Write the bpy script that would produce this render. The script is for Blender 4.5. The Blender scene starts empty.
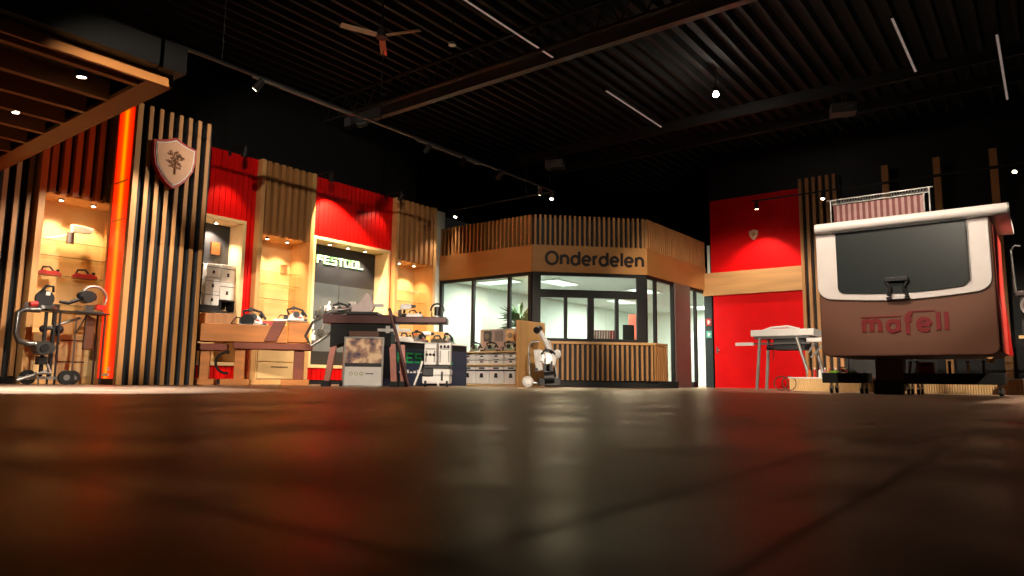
import bpy, math, random
from mathutils import Vector, Matrix
random.seed(7)
SC = bpy.context.scene
COL = SC.collection
R = math.radians
# ------------------------------------------------------------------ camera
F = 700.0; YAW = R(37.6); ROLL = R(0.70); PITCH = math.atan(91/F)
fw = Vector((-math.sin(YAW)*math.cos(PITCH), math.cos(YAW)*math.cos(PITCH), math.sin(PITCH)))
rt = Vector((math.cos(YAW), math.sin(YAW), 0)); up = rt.cross(fw)
rt2 = rt*math.cos(ROLL) + up*math.sin(ROLL); up2 = up*math.cos(ROLL) - rt*math.sin(ROLL)
cd = bpy.data.cameras.new('camera'); cam = bpy.data.objects.new('camera', cd); COL.objects.link(cam)
m = Matrix((rt2, up2, -fw)).transposed().to_4x4(); m.translation = Vector((0, 0, .17)); cam.matrix_world = m
cd.sensor_width = 36; cd.lens = F/1024*36; cd.clip_start = .02; cd.clip_end = 100
cd.dof.use_dof = True; cd.dof.focus_distance = 13; cd.dof.aperture_fstop = 1.4
SC.camera = cam
# ------------------------------------------------------------------ world and exposure
w = bpy.data.worlds.new('world'); SC.world = w; w.use_nodes = True
w.node_tree.nodes['Background'].inputs[0].default_value = (.55, .5, .45, 1)
w.node_tree.nodes['Background'].inputs[1].default_value = .004
SC.view_settings.view_transform = 'Standard'; SC.view_settings.look = 'None'
SC.view_settings.gamma = 1; SC.view_settings.use_curve_mapping = False
SC.view_settings.exposure = 1.35
def lamp(name, kind, loc, aim, power, col, size=.05, angle=60, blend=.5, sx=1, sy=1):
    d = bpy.data.lights.new(name, kind); d.energy = power; d.color = col
    if kind == 'SPOT': d.spot_size = R(angle); d.spot_blend = blend; d.shadow_soft_size = size
    elif kind == 'AREA': d.shape = 'RECTANGLE'; d.size = sx; d.size_y = sy
    else: d.shadow_soft_size = size
    o = bpy.data.objects.new(name, d); COL.objects.link(o); o.location = loc
    v = Vector(aim) - Vector(loc); o.rotation_euler = v.to_track_quat('-Z', 'Y').to_euler()
    return o
WARM = (1, .72, .42); SOFT = (1, .84, .66); WHITE = (.93, .97, 1)
for i, (x, y) in enumerate(((-10.4, 15.6), (-9.3, 18.4), (-11.2, 20.5), (-9.4, 23.6))):   # office ceiling panels
    lamp('office_panel_light', 'AREA', (x, y, 2.72), (x, y, 0), 80, (1, .99, .93), sx=1.2, sy=1.2)
lamp('office_panel_light', 'AREA', (-11.7, 14.6, 2.72), (-11.7, 14.6, 0), 26, (1, .99, .93), sx=1.2, sy=.6)
# ------------------------------------------------------------------ materials
def lin(h):
    h = h.lstrip('#'); o = []
    for i in (0, 2, 4):
        c = int(h[i:i+2], 16)/255; o.append(c/12.92 if c <= .04045 else ((c+.055)/1.055)**2.4)
    return tuple(o) + (1,)
MATS = {}
def mat(name, col, rough=.5, metal=0, var=.12, scale=6, stretch=(1, 1, 1), bump=0, spec=.5, coat=0):
    if name in MATS: return MATS[name]
    mt = bpy.data.materials.new(name); mt.use_nodes = True; nt = mt.node_tree; b = nt.nodes['Principled BSDF']
    c = lin(col)
    tc = nt.nodes.new('ShaderNodeTexCoord'); mp = nt.nodes.new('ShaderNodeMapping'); mp.inputs['Scale'].default_value = stretch
    no = nt.nodes.new('ShaderNodeTexNoise'); no.inputs['Scale'].default_value = scale; no.inputs['Detail'].default_value = 4
    nt.links.new(tc.outputs['Object'], mp.inputs[0]); nt.links.new(mp.outputs[0], no.inputs['Vector'])
    cr = nt.nodes.new('ShaderNodeValToRGB'); cr.color_ramp.elements[0].position = .3; cr.color_ramp.elements[1].position = .7
    cr.color_ramp.elements[0].color = tuple(v*(1-var) for v in c[:3]) + (1,)
    cr.color_ramp.elements[1].color = tuple(min(1, v*(1+var)) for v in c[:3]) + (1,)
    nt.links.new(no.outputs['Fac'], cr.inputs[0]); nt.links.new(cr.outputs[0], b.inputs['Base Color'])
    b.inputs['Roughness'].default_value = rough; b.inputs['Metallic'].default_value = metal
    b.inputs['Specular IOR Level'].default_value = spec; b.inputs['Coat Weight'].default_value = coat
    if bump:
        bp = nt.nodes.new('ShaderNodeBump'); bp.inputs['Strength'].default_value = bump; bp.inputs['Distance'].default_value = .01
        nt.links.new(no.outputs['Fac'], bp.inputs['Height']); nt.links.new(bp.outputs[0], b.inputs['Normal'])
    MATS[name] = mt; return mt
def emit(name, col, strength):
    if name in MATS: return MATS[name]
    mt = bpy.data.materials.new(name); mt.use_nodes = True; b = mt.node_tree.nodes['Principled BSDF']
    b.inputs['Base Color'].default_value = lin(col); b.inputs['Emission Color'].default_value = lin(col)
    b.inputs['Emission Strength'].default_value = strength; MATS[name] = mt; return mt
def glass(name, tint='ffffff', rough=0.0):
    mt = bpy.data.materials.new(name); mt.use_nodes = True; nt = mt.node_tree
    for n in list(nt.nodes):
        if n.type != 'OUTPUT_MATERIAL': nt.nodes.remove(n)
    out = [n for n in nt.nodes if n.type == 'OUTPUT_MATERIAL'][0]
    tr = nt.nodes.new('ShaderNodeBsdfTransparent'); gl = nt.nodes.new('ShaderNodeBsdfGlossy'); mx = nt.nodes.new('ShaderNodeMixShader')
    fr = nt.nodes.new('ShaderNodeValue'); fr.outputs[0].default_value = .05
    tr.inputs[0].default_value = lin(tint); gl.inputs['Roughness'].default_value = rough
    nt.links.new(fr.outputs[0], mx.inputs[0]); nt.links.new(tr.outputs[0], mx.inputs[1]); nt.links.new(gl.outputs[0], mx.inputs[2])
    nt.links.new(mx.outputs[0], out.inputs[0]); MATS[name] = mt; return mt
ZS = (1, 1, .08)
maple = mat('maple', 'd6a468', .5, var=.1, scale=9, stretch=ZS)
maple_h = mat('maple_horizontal', 'd3a065', .5, var=.1, scale=9, stretch=(.1, .1, 1))
cream = mat('cream_front', 'e6c188', .45, var=.05, scale=4)
oak = mat('oak_slat', 'b07d4a', .55, var=.18, scale=14, stretch=ZS, bump=.1)
oak_lt = mat('oak_slat_light', 'bb8650', .55, var=.18, scale=14, stretch=ZS, bump=.1)
timber = mat('construction_timber', 'c67a35', .6, var=.25, scale=7, stretch=(.15, 1, 1), bump=.1)
timber_dk = mat('dark_timber', '7a3317', .6, var=.25, scale=7, stretch=(.15, 1, 1), bump=.1)
pergola = mat('pergola_wood', 'b0743c', .6, var=.15, scale=6, stretch=(.2, .1, 1), bump=.05)
black = mat('black_paint', '0e0d0d', .6, var=.2)
ceilm = mat('ceiling_black', '131211', .75, var=.2)
charcoal = mat('charcoal_panel', '2b2a2b', .55, var=.1)
greyp = mat('grey_panel', '55595a', .5, var=.12, scale=2)
red = mat('red_paint', 'e20306', .55, var=.06, scale=2, spec=.15)
redgloss = mat('red_slatwall', 'd60a07', .4, var=.06, scale=2, spec=.25)
white = mat('white_paint', 'e8e6e2', .5, var=.03)
whitepl = mat('white_plastic', 'e4e0dc', .35, var=.05)
silver = mat('aluminium', 'b9b7b4', .35, .8, var=.08)
steel = mat('steel', '8b8987', .3, .9, var=.1)
rubber = mat('black_rubber', '111112', .7, var=.2)
dkplast = mat('dark_plastic', '1c1b1e', .45, var=.2)
redpl = mat('red_plastic', 'b3221c', .4, var=.1)
navy = mat('navy_laminate', '2a3148', .45, var=.06)
greenp = mat('green_paint', '1fa65a', .5, var=.05)
lime = mat('lime_plastic', '86c92c', .4, var=.1)
maroon = mat('maroon_steel', '4a2726', .4, .2, var=.15)
pinkst = mat('pinkish_leg', 'b3776a', .45, .2, var=.1)
leaf = mat('leaf', '3f6a2c', .5, var=.3, scale=20)
taupe = mat('taupe_body', '754a37', .55, var=.04, scale=2)
vanwhite = mat('van_white', 'efe6e2', .4, var=.03)
blackglass = mat('black_window', '272d2d', .3, var=.05, spec=.6)
logored = mat('logo_red', '7c0a14', .5, var=.05)
brown = mat('brown_laminate', '5a3826', .5, var=.12, scale=5, stretch=ZS)
brownwall = mat('brown_wall_panel', '77665f', .45, var=.06)
shieldface = mat('shield_cream', 'e4ae88', .5, var=.05)
shieldtree = mat('shield_brown', '96603a', .6, var=.1)
fabric = mat('grey_fabric', '8b878c', .9, var=.15, scale=30)
orange = mat('orange_plastic', 'c56a28', .45, var=.1)
tiltlight = emit('spot_bulb', 'ffe9c8', 9)
bulb_w = emit('white_bulb', 'fff6ea', 40)
winglass = glass('window_glass', 'eef6f2'); shelfglass = glass('shelf_glass', 'f8f8f2')
edgegl = mat('glass_edge', '6b5a32', .2, var=.1)
# floor
def floor_mat():
    mt = bpy.data.materials.new('dark_floor'); mt.use_nodes = True; nt = mt.node_tree; b = nt.nodes['Principled BSDF']; L = nt.links.new
    geo = nt.nodes.new('ShaderNodeTexCoord')
    n1 = nt.nodes.new('ShaderNodeTexNoise'); n1.inputs['Scale'].default_value = 2.2; n1.inputs['Detail'].default_value = 6; L(geo.outputs['Object'], n1.inputs['Vector'])
    n2 = nt.nodes.new('ShaderNodeTexNoise'); n2.inputs['Scale'].default_value = 9; n2.inputs['Detail'].default_value = 5; L(geo.outputs['Object'], n2.inputs['Vector'])
    cr = nt.nodes.new('ShaderNodeValToRGB'); cr.color_ramp.elements[0].position = .38; cr.color_ramp.elements[1].position = .66
    cr.color_ramp.elements[0].color = (.006, .003, .0015, 1); cr.color_ramp.elements[1].color = (.06, .028, .013, 1)
    L(n1.outputs['Fac'], cr.inputs[0])
    sep = nt.nodes.new('ShaderNodeSeparateXYZ'); L(geo.outputs['Object'], sep.inputs[0])
    def joint(sock, period, off, wd):
        a = nt.nodes.new('ShaderNodeMath'); a.operation = 'ADD'; a.inputs[1].default_value = -off + period*100 + period/2; L(sock, a.inputs[0])
        q = nt.nodes.new('ShaderNodeMath'); q.operation = 'MODULO'; q.inputs[1].default_value = period; L(a.outputs[0], q.inputs[0])
        s = nt.nodes.new('ShaderNodeMath'); s.operation = 'SUBTRACT'; s.inputs[1].default_value = period/2; L(q.outputs[0], s.inputs[0])
        d = nt.nodes.new('ShaderNodeMath'); d.operation = 'ABSOLUTE'; L(s.outputs[0], d.inputs[0])
        e = nt.nodes.new('ShaderNodeMath'); e.operation = 'LESS_THAN'; e.inputs[1].default_value = wd; L(d.outputs[0], e.inputs[0])
        return e.outputs[0]
    j = [joint(sep.outputs[0], 1.86, -.47, .007), joint(sep.outputs[0], 1.86, -.24, .006), joint(sep.outputs[1], 1.86, .5, .007)]
    mx = nt.nodes.new('ShaderNodeMath'); mx.operation = 'MAXIMUM'; L(j[0], mx.inputs[0]); L(j[1], mx.inputs[1])
    m2 = nt.nodes.new('ShaderNodeMath'); m2.operation = 'MAXIMUM'; L(mx.outputs[0], m2.inputs[0]); L(j[2], m2.inputs[1])
    mc = nt.nodes.new('ShaderNodeMixRGB'); mc.inputs[2].default_value = (.006, .005, .004, 1); L(m2.outputs[0], mc.inputs[0]); L(cr.outputs[0], mc.inputs[1])
    L(mc.outputs[0], b.inputs['Base Color'])
    rr = nt.nodes.new('ShaderNodeMapRange'); rr.inputs[1].default_value = .3; rr.inputs[2].default_value = .7; rr.inputs[3].default_value = .27; rr.inputs[4].default_value = .5; L(n1.outputs['Fac'], rr.inputs[0])
    rm = nt.nodes.new('ShaderNodeMath'); rm.operation = 'MAXIMUM'; L(rr.outputs[0], rm.inputs[0])
    rs = nt.nodes.new('ShaderNodeMath'); rs.operation = 'MULTIPLY'; rs.inputs[1].default_value = .9; L(m2.outputs[0], rs.inputs[0]); L(rs.outputs[0], rm.inputs[1])
    dif = nt.nodes.new('ShaderNodeBsdfDiffuse'); gl = nt.nodes.new('ShaderNodeBsdfGlossy'); mxs = nt.nodes.new('ShaderNodeMixShader'); frn = nt.nodes.new('ShaderNodeFresnel')
    frn.inputs[0].default_value = 1.36; gl.inputs[0].default_value = (.78, .56, .4, 1); L(mc.outputs[0], dif.inputs[0]); L(rm.outputs[0], gl.inputs['Roughness'])
    fm = nt.nodes.new('ShaderNodeMath'); fm.operation = 'MULTIPLY'; fm.inputs[1].default_value = .6; L(frn.outputs[0], fm.inputs[0]); L(fm.outputs[0], mxs.inputs[0]); L(dif.outputs[0], mxs.inputs[1]); L(gl.outputs[0], mxs.inputs[2])
    L(mxs.outputs[0], [n for n in nt.nodes if n.type == 'OUTPUT_MATERIAL'][0].inputs[0])
    bpl = (gl, dif, frn)
    L(rm.outputs[0], b.inputs['Roughness']); b.inputs['Specular IOR Level'].default_value = .22; b.inputs['IOR'].default_value = 1.3
    bp = nt.nodes.new('ShaderNodeBump'); bp.inputs['Strength'].default_value = .35; bp.inputs['Distance'].default_value = .012; L(n1.outputs['Fac'], bp.inputs['Height']); L(bp.outputs[0], b.inputs['Normal'])
    for n_ in bpl: L(bp.outputs[0], n_.inputs['Normal'])
    return mt
# ------------------------------------------------------------------ mesh helpers
class MB:
    def __init__(s): s.v = []; s.f = []; s.sm = []
    def add(s, vs, fs, smooth=False):
        n = len(s.v); s.v += [Vector(v) for v in vs]; s.f += [[i+n for i in f] for f in fs]; s.sm += [smooth]*len(fs); return s
    def b(s, x0, x1, y0, y1, z0, z1, rot=None, about=None):
        vs = [Vector((x, y, z)) for x in (x0, x1) for y in (y0, y1) for z in (z0, z1)]
        if rot:
            c = Vector(about) if about else Vector(((x0+x1)/2, (y0+y1)/2, (z0+z1)/2))
            q = Matrix.Rotation(R(rot[0]), 3, 'X') @ Matrix.Rotation(R(rot[1]), 3, 'Y') @ Matrix.Rotation(R(rot[2]), 3, 'Z')
            vs = [q @ (v-c) + c for v in vs]
        return s.add(vs, [(0, 1, 3, 2), (4, 6, 7, 5), (0, 4, 5, 1), (2, 3, 7, 6), (0, 2, 6, 4), (1, 5, 7, 3)])
    def c(s, cx, cy, cz, sx, sy, sz, rot=None): return s.b(cx-sx/2, cx+sx/2, cy-sy/2, cy+sy/2, cz-sz/2, cz+sz/2, rot)
    def cyl(s, p0, p1, r0, r1=None, n=16, cap=True):
        p0 = Vector(p0); p1 = Vector(p1); r1 = r0 if r1 is None else r1; d = (p1-p0).normalized()
        a = d.orthogonal().normalized(); b_ = d.cross(a)
        vs = []
        for p, r in ((p0, r0), (p1, r1)):
            for i in range(n): t = 2*math.pi*i/n; vs.append(p + (a*math.cos(t)+b_*math.sin(t))*r)
        s.add(vs, [(i, (i+1) % n, n+(i+1) % n, n+i) for i in range(n)], True)
        if cap:
            s.add(vs[:n], [tuple(range(n-1, -1, -1))]); s.add(vs[n:], [tuple(range(n))])
        return s
    def tube(s, pts, r, n=8):
        pts = [Vector(p) for p in pts]; vs = []; k = len(pts); prev = None
        for i, p in enumerate(pts):
            d = (pts[min(i+1, k-1)]-pts[max(i-1, 0)]).normalized()
            a = d.orthogonal().normalized() if prev is None else (prev - d*prev.dot(d)).normalized()
            prev = a; b_ = d.cross(a); rr = r[i] if isinstance(r, (list, tuple)) else r
            for j in range(n): t = 2*math.pi*j/n; vs.append(p+(a*math.cos(t)+b_*math.sin(t))*rr)
        fs = [(i*n+j, i*n+(j+1) % n, (i+1)*n+(j+1) % n, (i+1)*n+j) for i in range(k-1) for j in range(n)]
        s.add(vs, fs, True); s.add(vs[:n], [tuple(range(n-1, -1, -1))]); return s.add(vs[-n:], [tuple(range(n))])
    def prism(s, poly, lo, hi, plane='xz'):
        def P(a, b_, h): return (a, h, b_) if plane == 'xz' else ((h, a, b_) if plane == 'yz' else (a, b_, h))
        n = len(poly); vs = [P(a, b_, lo) for a, b_ in poly] + [P(a, b_, hi) for a, b_ in poly]
        return s.add(vs, [tuple(range(n)), tuple(range(2*n-1, n-1, -1))] + [(i, n+i, n+(i+1) % n, (i+1) % n) for i in range(n)])
    def ball(s, c, r, sx=1, sy=1, sz=1, n=12):
        c = Vector(c); vs = []; m_ = n//2
        for i in range(m_+1):
            ph = math.pi*i/m_
            for j in range(n): t = 2*math.pi*j/n; vs.append(c+Vector((math.sin(ph)*math.cos(t)*r*sx, math.sin(ph)*math.sin(t)*r*sy, math.cos(ph)*r*sz)))
        return s.add(vs, [(i*n+j, (i+1)*n+j, (i+1)*n+(j+1) % n, i*n+(j+1) % n) for i in range(m_) for j in range(n)], True)
    def arc(s, c, r, a0, a1, rad, plane='xz', n=12, m_=8):
        pts = []
        for i in range(n+1):
            t = R(a0+(a1-a0)*i/n); u, v = r*math.cos(t), r*math.sin(t)
            pts.append(Vector(c)+Vector((u, 0, v) if plane == 'xz' else ((0, u, v) if plane == 'yz' else (u, v, 0))))
        return s.tube(pts, rad, m_)
    def build(s, name, material, parent=None, bevel=0, loc=None, rotz=0):
        me = bpy.data.meshes.new(name); me.from_pydata([tuple(v) for v in s.v], [], s.f)
        for p, q in zip(me.polygons, s.sm): p.use_smooth = q
        import bmesh
        bm = bmesh.new(); bm.from_mesh(me); bmesh.ops.recalc_face_normals(bm, faces=bm.faces); bm.to_mesh(me); bm.free()
        me.materials.append(material)
        o = bpy.data.objects.new(name, me); COL.objects.link(o)
        if parent: o.parent = parent
        if loc: o.location = loc
        if rotz: o.rotation_euler[2] = rotz
        if bevel:
            md = o.modifiers.new('bevel', 'BEVEL'); md.width = bevel; md.segments = 2; md.limit_method = 'ANGLE'
        return o
def thing(name, label, cat, loc=(0, 0, 0), rz=0, group=None):
    o = bpy.data.objects.new(name, None); COL.objects.link(o); o.location = loc; o.rotation_euler[2] = R(rz); o.empty_display_size = .1
    o['label'] = label; o['category'] = cat
    if group: o['group'] = group
    return o
def tag(o, label, cat, group=None):
    o['label'] = label; o['category'] = cat
    if group: o['group'] = group
    return o
def st(o, label=None):
    o['kind'] = 'structure'
    if label: o['label'] = label
    return o
def dup(root, loc, rz, label, group=None):
    r = root.copy(); COL.objects.link(r); r.location = loc; r.rotation_euler = (root.rotation_euler[0], root.rotation_euler[1], R(rz)); r['label'] = label
    if group: r['group'] = group
    for ch in list(root.children):
        c = ch.copy(); COL.objects.link(c); c.parent = r
        for g in list(ch.children):
            d = g.copy(); COL.objects.link(d); d.parent = c
    return r
def text(s, name, mt, parent, loc, size, rot=(90, 0, 0), ext=.01, off=0.0, sx=1, shear=0, align='LEFT', space=1):
    cu = bpy.data.curves.new(name, 'FONT'); cu.body = s; cu.size = size; cu.extrude = ext; cu.offset = off; cu.shear = shear; cu.align_x = align; cu.space_character = space
    t = bpy.data.objects.new(name, cu); COL.objects.link(t)
    bpy.context.view_layer.update()
    me = bpy.data.meshes.new_from_object(t.evaluated_get(bpy.context.evaluated_depsgraph_get()))
    bpy.data.objects.remove(t)
    me.materials.clear(); me.materials.append(mt)
    o = bpy.data.objects.new(name, me); COL.objects.link(o); o.parent = parent; o.location = loc
    o.rotation_euler = tuple(R(a) for a in rot); o.scale = (sx, 1, 1)
    return o
def ribbon(mb, pts, w_, y, th):
    n = len(pts); L_ = []; Q = []
    for i, (x, z) in enumerate(pts):
        a = pts[max(i-1, 0)]; b_ = pts[min(i+1, n-1)]; d = Vector((b_[0]-a[0], b_[1]-a[1])); d.normalize()
        L_.append((x-d.y*w_/2, z+d.x*w_/2)); Q.append((x+d.y*w_/2, z-d.x*w_/2))
    vs = [(x, y-th, z) for x, z in L_] + [(x, y-th, z) for x, z in Q] + [(x, y, z) for x, z in L_] + [(x, y, z) for x, z in Q]
    fs = []
    for i in range(n-1): fs += [(i, i+1, n+i+1, n+i), (2*n+i, 3*n+i, 3*n+i+1, 2*n+i+1), (i, 2*n+i, 2*n+i+1, i+1), (n+i, n+i+1, 3*n+i+1, 3*n+i)]
    fs += [(0, n, 3*n, 2*n), (n-1, 3*n-1, 4*n-1, 2*n-1)]
    mb.add(vs, fs)
def arcp(cx, cz, r_, a0, a1, n=18, rx=None): return [(cx+(rx or r_)*math.cos(R(a0+(a1-a0)*i/n)), cz+r_*math.sin(R(a0+(a1-a0)*i/n))) for i in range(n+1)]
GLYPH = {'O': (1.35, [arcp(.675, .68, .7, 0, 360, 28, .675)]), 'n': (.8, [[(0, 0), (0, 1.06)], arcp(.4, .6, .4, 175, 0)+[(.8, 0)]]),
         'd': (.9, [arcp(.45, .49, .49, 0, 360, 24, .45), [(.9, 0), (.9, 1.5)]]), 'e': (.9, [[(.9, .5)] + arcp(.45, .5, .5, 5, 318, 22, .45), [(.04, .5), (.9, .5)]]),
         'r': (.3, [[(0, 0), (0, 1.06)], arcp(.4, .6, .4, 172, 85)]), 'l': (0, [[(0, 0), (0, 1.5)]]),
         'm': (1.3, [[(0, 0), (0, 1.06)], arcp(.325, .66, .325, 175, 0)+[(.65, 0)], arcp(.975, .66, .325, 175, 0)+[(1.3, 0)]]),
         'a': (.85, [arcp(.42, .45, .45, 0, 360, 24, .42), [(.85, 0), (.85, 1.0)]]), 'f': (.3, [[(.1, -.3), (.1, 1.2)] , arcp(.4, 1.15, .3, 180, 70), [(-.12, .95), (.45, .95)]])}
def write(s_, x, z, u, gap, w_, y, th, wide=1.0):
    mb = MB(); k = 0
    for ch in s_:
        wd, ps = GLYPH[ch]
        for p in ps:
            k += 1; ribbon(mb, [(x+a*u*wide, z+b_*u) for a, b_ in p], w_, y+.0003*(k % 3), th+.0012*(k % 3))
        x += wd*u*wide+gap
    return mb
# ------------------------------------------------------------------ room shell
XW = -12.9; HW = 4.66; YB = 19.3
st(MB().b(-20, 6, -4, 30, -.1, 0).build('floor', floor_mat()), 'dark polished floor')
c = MB().b(-20, 6, -4, 30, 6.95, 7.05)
for i in range(82):
    x = -18.4+.3*i; c.prism([(x-.07, 6.95), (x-.035, 6.8), (x+.035, 6.8), (x+.07, 6.95)], -4, 30)
st(c.build('ceiling', ceilm), 'black ribbed steel ceiling')
st(MB().b(-13.75, -13.62, -4, 13.3, 0, 7).build('wall_left', mat('deep_black', '050505')))
st(MB().b(-7.7, 6, YB+.12, YB+.25, 0, 7).b(-20, -7.7, 27, 27.2, 0, 7).build('wall_back', mat('deep_black', '050505', .9, var=.1, spec=.05)))
st(MB().b(5.2, 5.4, -4, YB+.1, 0, 7).build('wall_right', mat('deep_black', '050505')))
st(MB().b(-20, 6, -4.2, -4, 0, 7).build('wall_front', mat('deep_black', '050505')))
# red bays of the display wall (local frame: x along the wall, y into the wall)
def bay(n, y0, y1, o0, o1, z0, z1):
    b = MB()
    def piece(a, b_, c0, c1):
        if b_-a < .02 or c1-c0 < .02: return
        b.b(XW-.08, XW-.02, a, b_, c0, c1)
        k = max(1, round((b_-a)/.125)); s_ = (b_-a)/k
        for i in range(k): b.b(XW-.03, XW, a+s_*i+.008, a+s_*(i+1)-.008, c0, c1)
    piece(y0, o0, .1, HW); piece(o1, y1, .1, HW); piece(o0, o1, z1, HW); piece(o0, o1, .1, z0)
    return b
st(bay(1, 5.45, 8.0, 5.6, 7.8, .36, 3.3).build('trim_1', redgloss), 'red slatted wall panel behind the big slatted column')
st(bay(2, 9.37, 11.8, 9.45, 11.75, .36, 3.3).build('trim_2', redgloss), 'red slatted wall panel around the tool maker niche')
st(MB().b(XW-.1, XW-.02, 4.05, 13.25, 0, .1).build('baseboard_left', black))
# slat wall at far left
b = MB()
for i in range(20): b.b(XW-.05, XW, 4.0-.17*i-.065, 4.0-.17*i, .12, HW)
sl = st(b.build('trim_3', oak), 'slatted wood wall at far left')
st(MB().b(XW-.2, XW-.12, .3, 4.05, 0, HW).build('trim_4', black))
# ------------------------------------------------------------------ display niches
def downlight(parent, x, y, z, aim=(0, 0), p=36, col=WARM, ang=95):
    MB().cyl((x, y, z), (x, y, z-.03), .045, .04).build('downlight', black, parent)
    MB().cyl((x, y, z-.025), (x, y, z-.035), .032, .032).build('bulb', tiltlight, parent)
    mw = Matrix.Translation(parent.location) @ Matrix.Rotation(parent.rotation_euler[2], 4, 'Z')
    a = mw @ Vector((x, y, z-.045)); t = mw @ Vector((x+aim[0], y+aim[1], z-1))
    lamp('niche_downlight', 'SPOT', a, t, p, col, .02, ang, .6)
def tower(y0, y1, label):
    w_ = y1-y0; t = thing('display_niche', label, 'display niche', (XW, y0, 0), 90, 'wooden display niches with slatted tops')
    MB().b(0, .1, -.15, .6, 0, HW).b(w_-.1, w_, -.15, .6, 0, HW).b(.1, w_-.1, -.02, .6, 3.1, 3.16).b(.1, w_-.1, -.1, .6, 0, .1).build('frame', maple, t, .004)
    MB().b(.1, w_-.1, .55, .6, .1, 3.1).build('back_panel', cream, t)
    MB().b(.1, w_-.1, -.02, .0, 3.16, HW-.02).build('slat_backing', black, t)
    s_ = MB(); k = 7; g = (w_-.2)/k
    for i in range(k): s_.b(.1+g*(i+.5)-.045, .1+g*(i+.5)+.045, -.15, -.02, 3.1, HW-.01)
    s_.build('slat_panel', oak, t)
    for z in (2.36, 2.1, 1.78, 1.3):
        h = MB().b(.11, w_-.11, .12, .54, z, z+.01).build('glass_shelf', shelfglass, t)
        MB().b(.11, w_-.11, .112, .12, z, z+.01).build('shelf_edge', edgegl, h)
    cb = MB().b(.14, w_-.14, -.1, .54, .1, .82).build('drawer_cabinet', cream, t, .004)
    for z0, z1 in ((.12, .45), (.47, .8)):
        MB().b(.17, w_-.17, -.122, -.102, z0, z1).build('drawer', cream, cb, .003)
        MB().b(w_/2-.2, w_/2+.2, -.13, -.118, z1-.1, z1-.08).build('drawer_handle', brown, cb)
    for fx in (.32, .68): downlight(t, w_*fx, .2, 3.1, (0, .12))
    return t
tower(4.05, 5.45, 'lit wooden display niche at far left with saws on glass shelves')
tower(8.0, 9.37, 'lit wooden display niche between the two red wall bays')
tower(11.8, 13.25, 'lit wooden display niche beside the glazed parts office')
def recess(y0, y1, z0, z1, label, panel, rows):
    w_ = y1-y0; d = .5; t = thing('framed_recess', label, 'display recess', (XW, y0, 0), 90); f_ = .07
    MB().b(0, f_, -.03, d, z0, z1).b(w_-f_, w_, -.03, d, z0, z1).b(f_, w_-f_, -.03, d, z1-f_, z1).b(f_, w_-f_, -.03, d, z0, z0+f_).build('frame', mat('pale_maple', 'ecc893', .45, var=.05), t, .004)
    for nm, mt_, a, b_ in rows: MB().b(f_, w_-f_, d-.04, d, a, b_).build(nm, mt_, t)
    return t
r1 = recess(5.6, 7.8, .36, 3.3, 'pale framed recess with stacked white boxes behind the bench', charcoal, [('back_panel', charcoal, 1.5, 3.25), ('lower_panel', cream, .43, 1.5)])
for fx in (.9, 1.7): downlight(r1, fx, .25, 3.23, (0, .1), 70, SOFT, 110)
MB().b(1.72, 1.9, .4, .46, 2.6, 2.85).build('orange_card', mat('card_brown', '8a4a1c'), r1)
MB().b(.1, 1.95, .05, .4, .72, .76).b(.1, 1.95, .05, .4, 1.4, 1.44).build('shelf', charcoal, r1)
r2 = recess(9.45, 11.75, .36, 3.3, 'pale framed recess with green lettered dark panel above the tool wall', charcoal, [('back_panel', charcoal, 2.33, 3.25), ('pegboard', greyp, .75, 2.33), ('plinth_panel', black, .43, .75)])
for fx in (.62, 1.15, 1.68): downlight(r2, fx, .2, 3.23, (0, .12), 45, SOFT, 100)
MB().b(1.14, 1.15, .455, .46, .75, 2.33).build('panel_seam', black, r2)
# squared lettering made of strokes
GL = {'F': [(0, 0, .2, 1), (0, .83, 1, 1), (0, .42, .85, .6)], 'E': [(0, 0, .2, 1), (0, .83, 1, 1), (0, .42, .9, .6), (0, 0, 1, .17)],
      'S': [(0, .83, 1, 1), (0, .42, .25, .9), (0, .42, 1, .6), (.8, .1, 1, .6), (0, 0, 1, .17)], 'T': [(0, .83, 1, 1), (.37, 0, .63, .9)],
      'O': [(0, 0, .2, 1), (.8, 0, 1, 1), (0, .83, 1, 1), (0, 0, 1, .17)], 'L': [(0, 0, .2, 1), (0, 0, 1, .17)]}
def strokes(s_, x, z, w_, h, y, gap=.2, th=.03):
    m_ = MB()
    for ch in s_:
        for k, (a, b_, c_, d) in enumerate(GL[ch]): m_.b(x+a*w_, x+c_*w_, y-th-.001*k, y+.0003*k, z+b_*h, z+d*h)
        x += w_*(1+gap)
    return m_
strokes('FESTOOL', .46, 2.79, .165, .19, .46, .22).build('lettering', emit('green_white_sign', 'b4e6a2', .36), r2)
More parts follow.
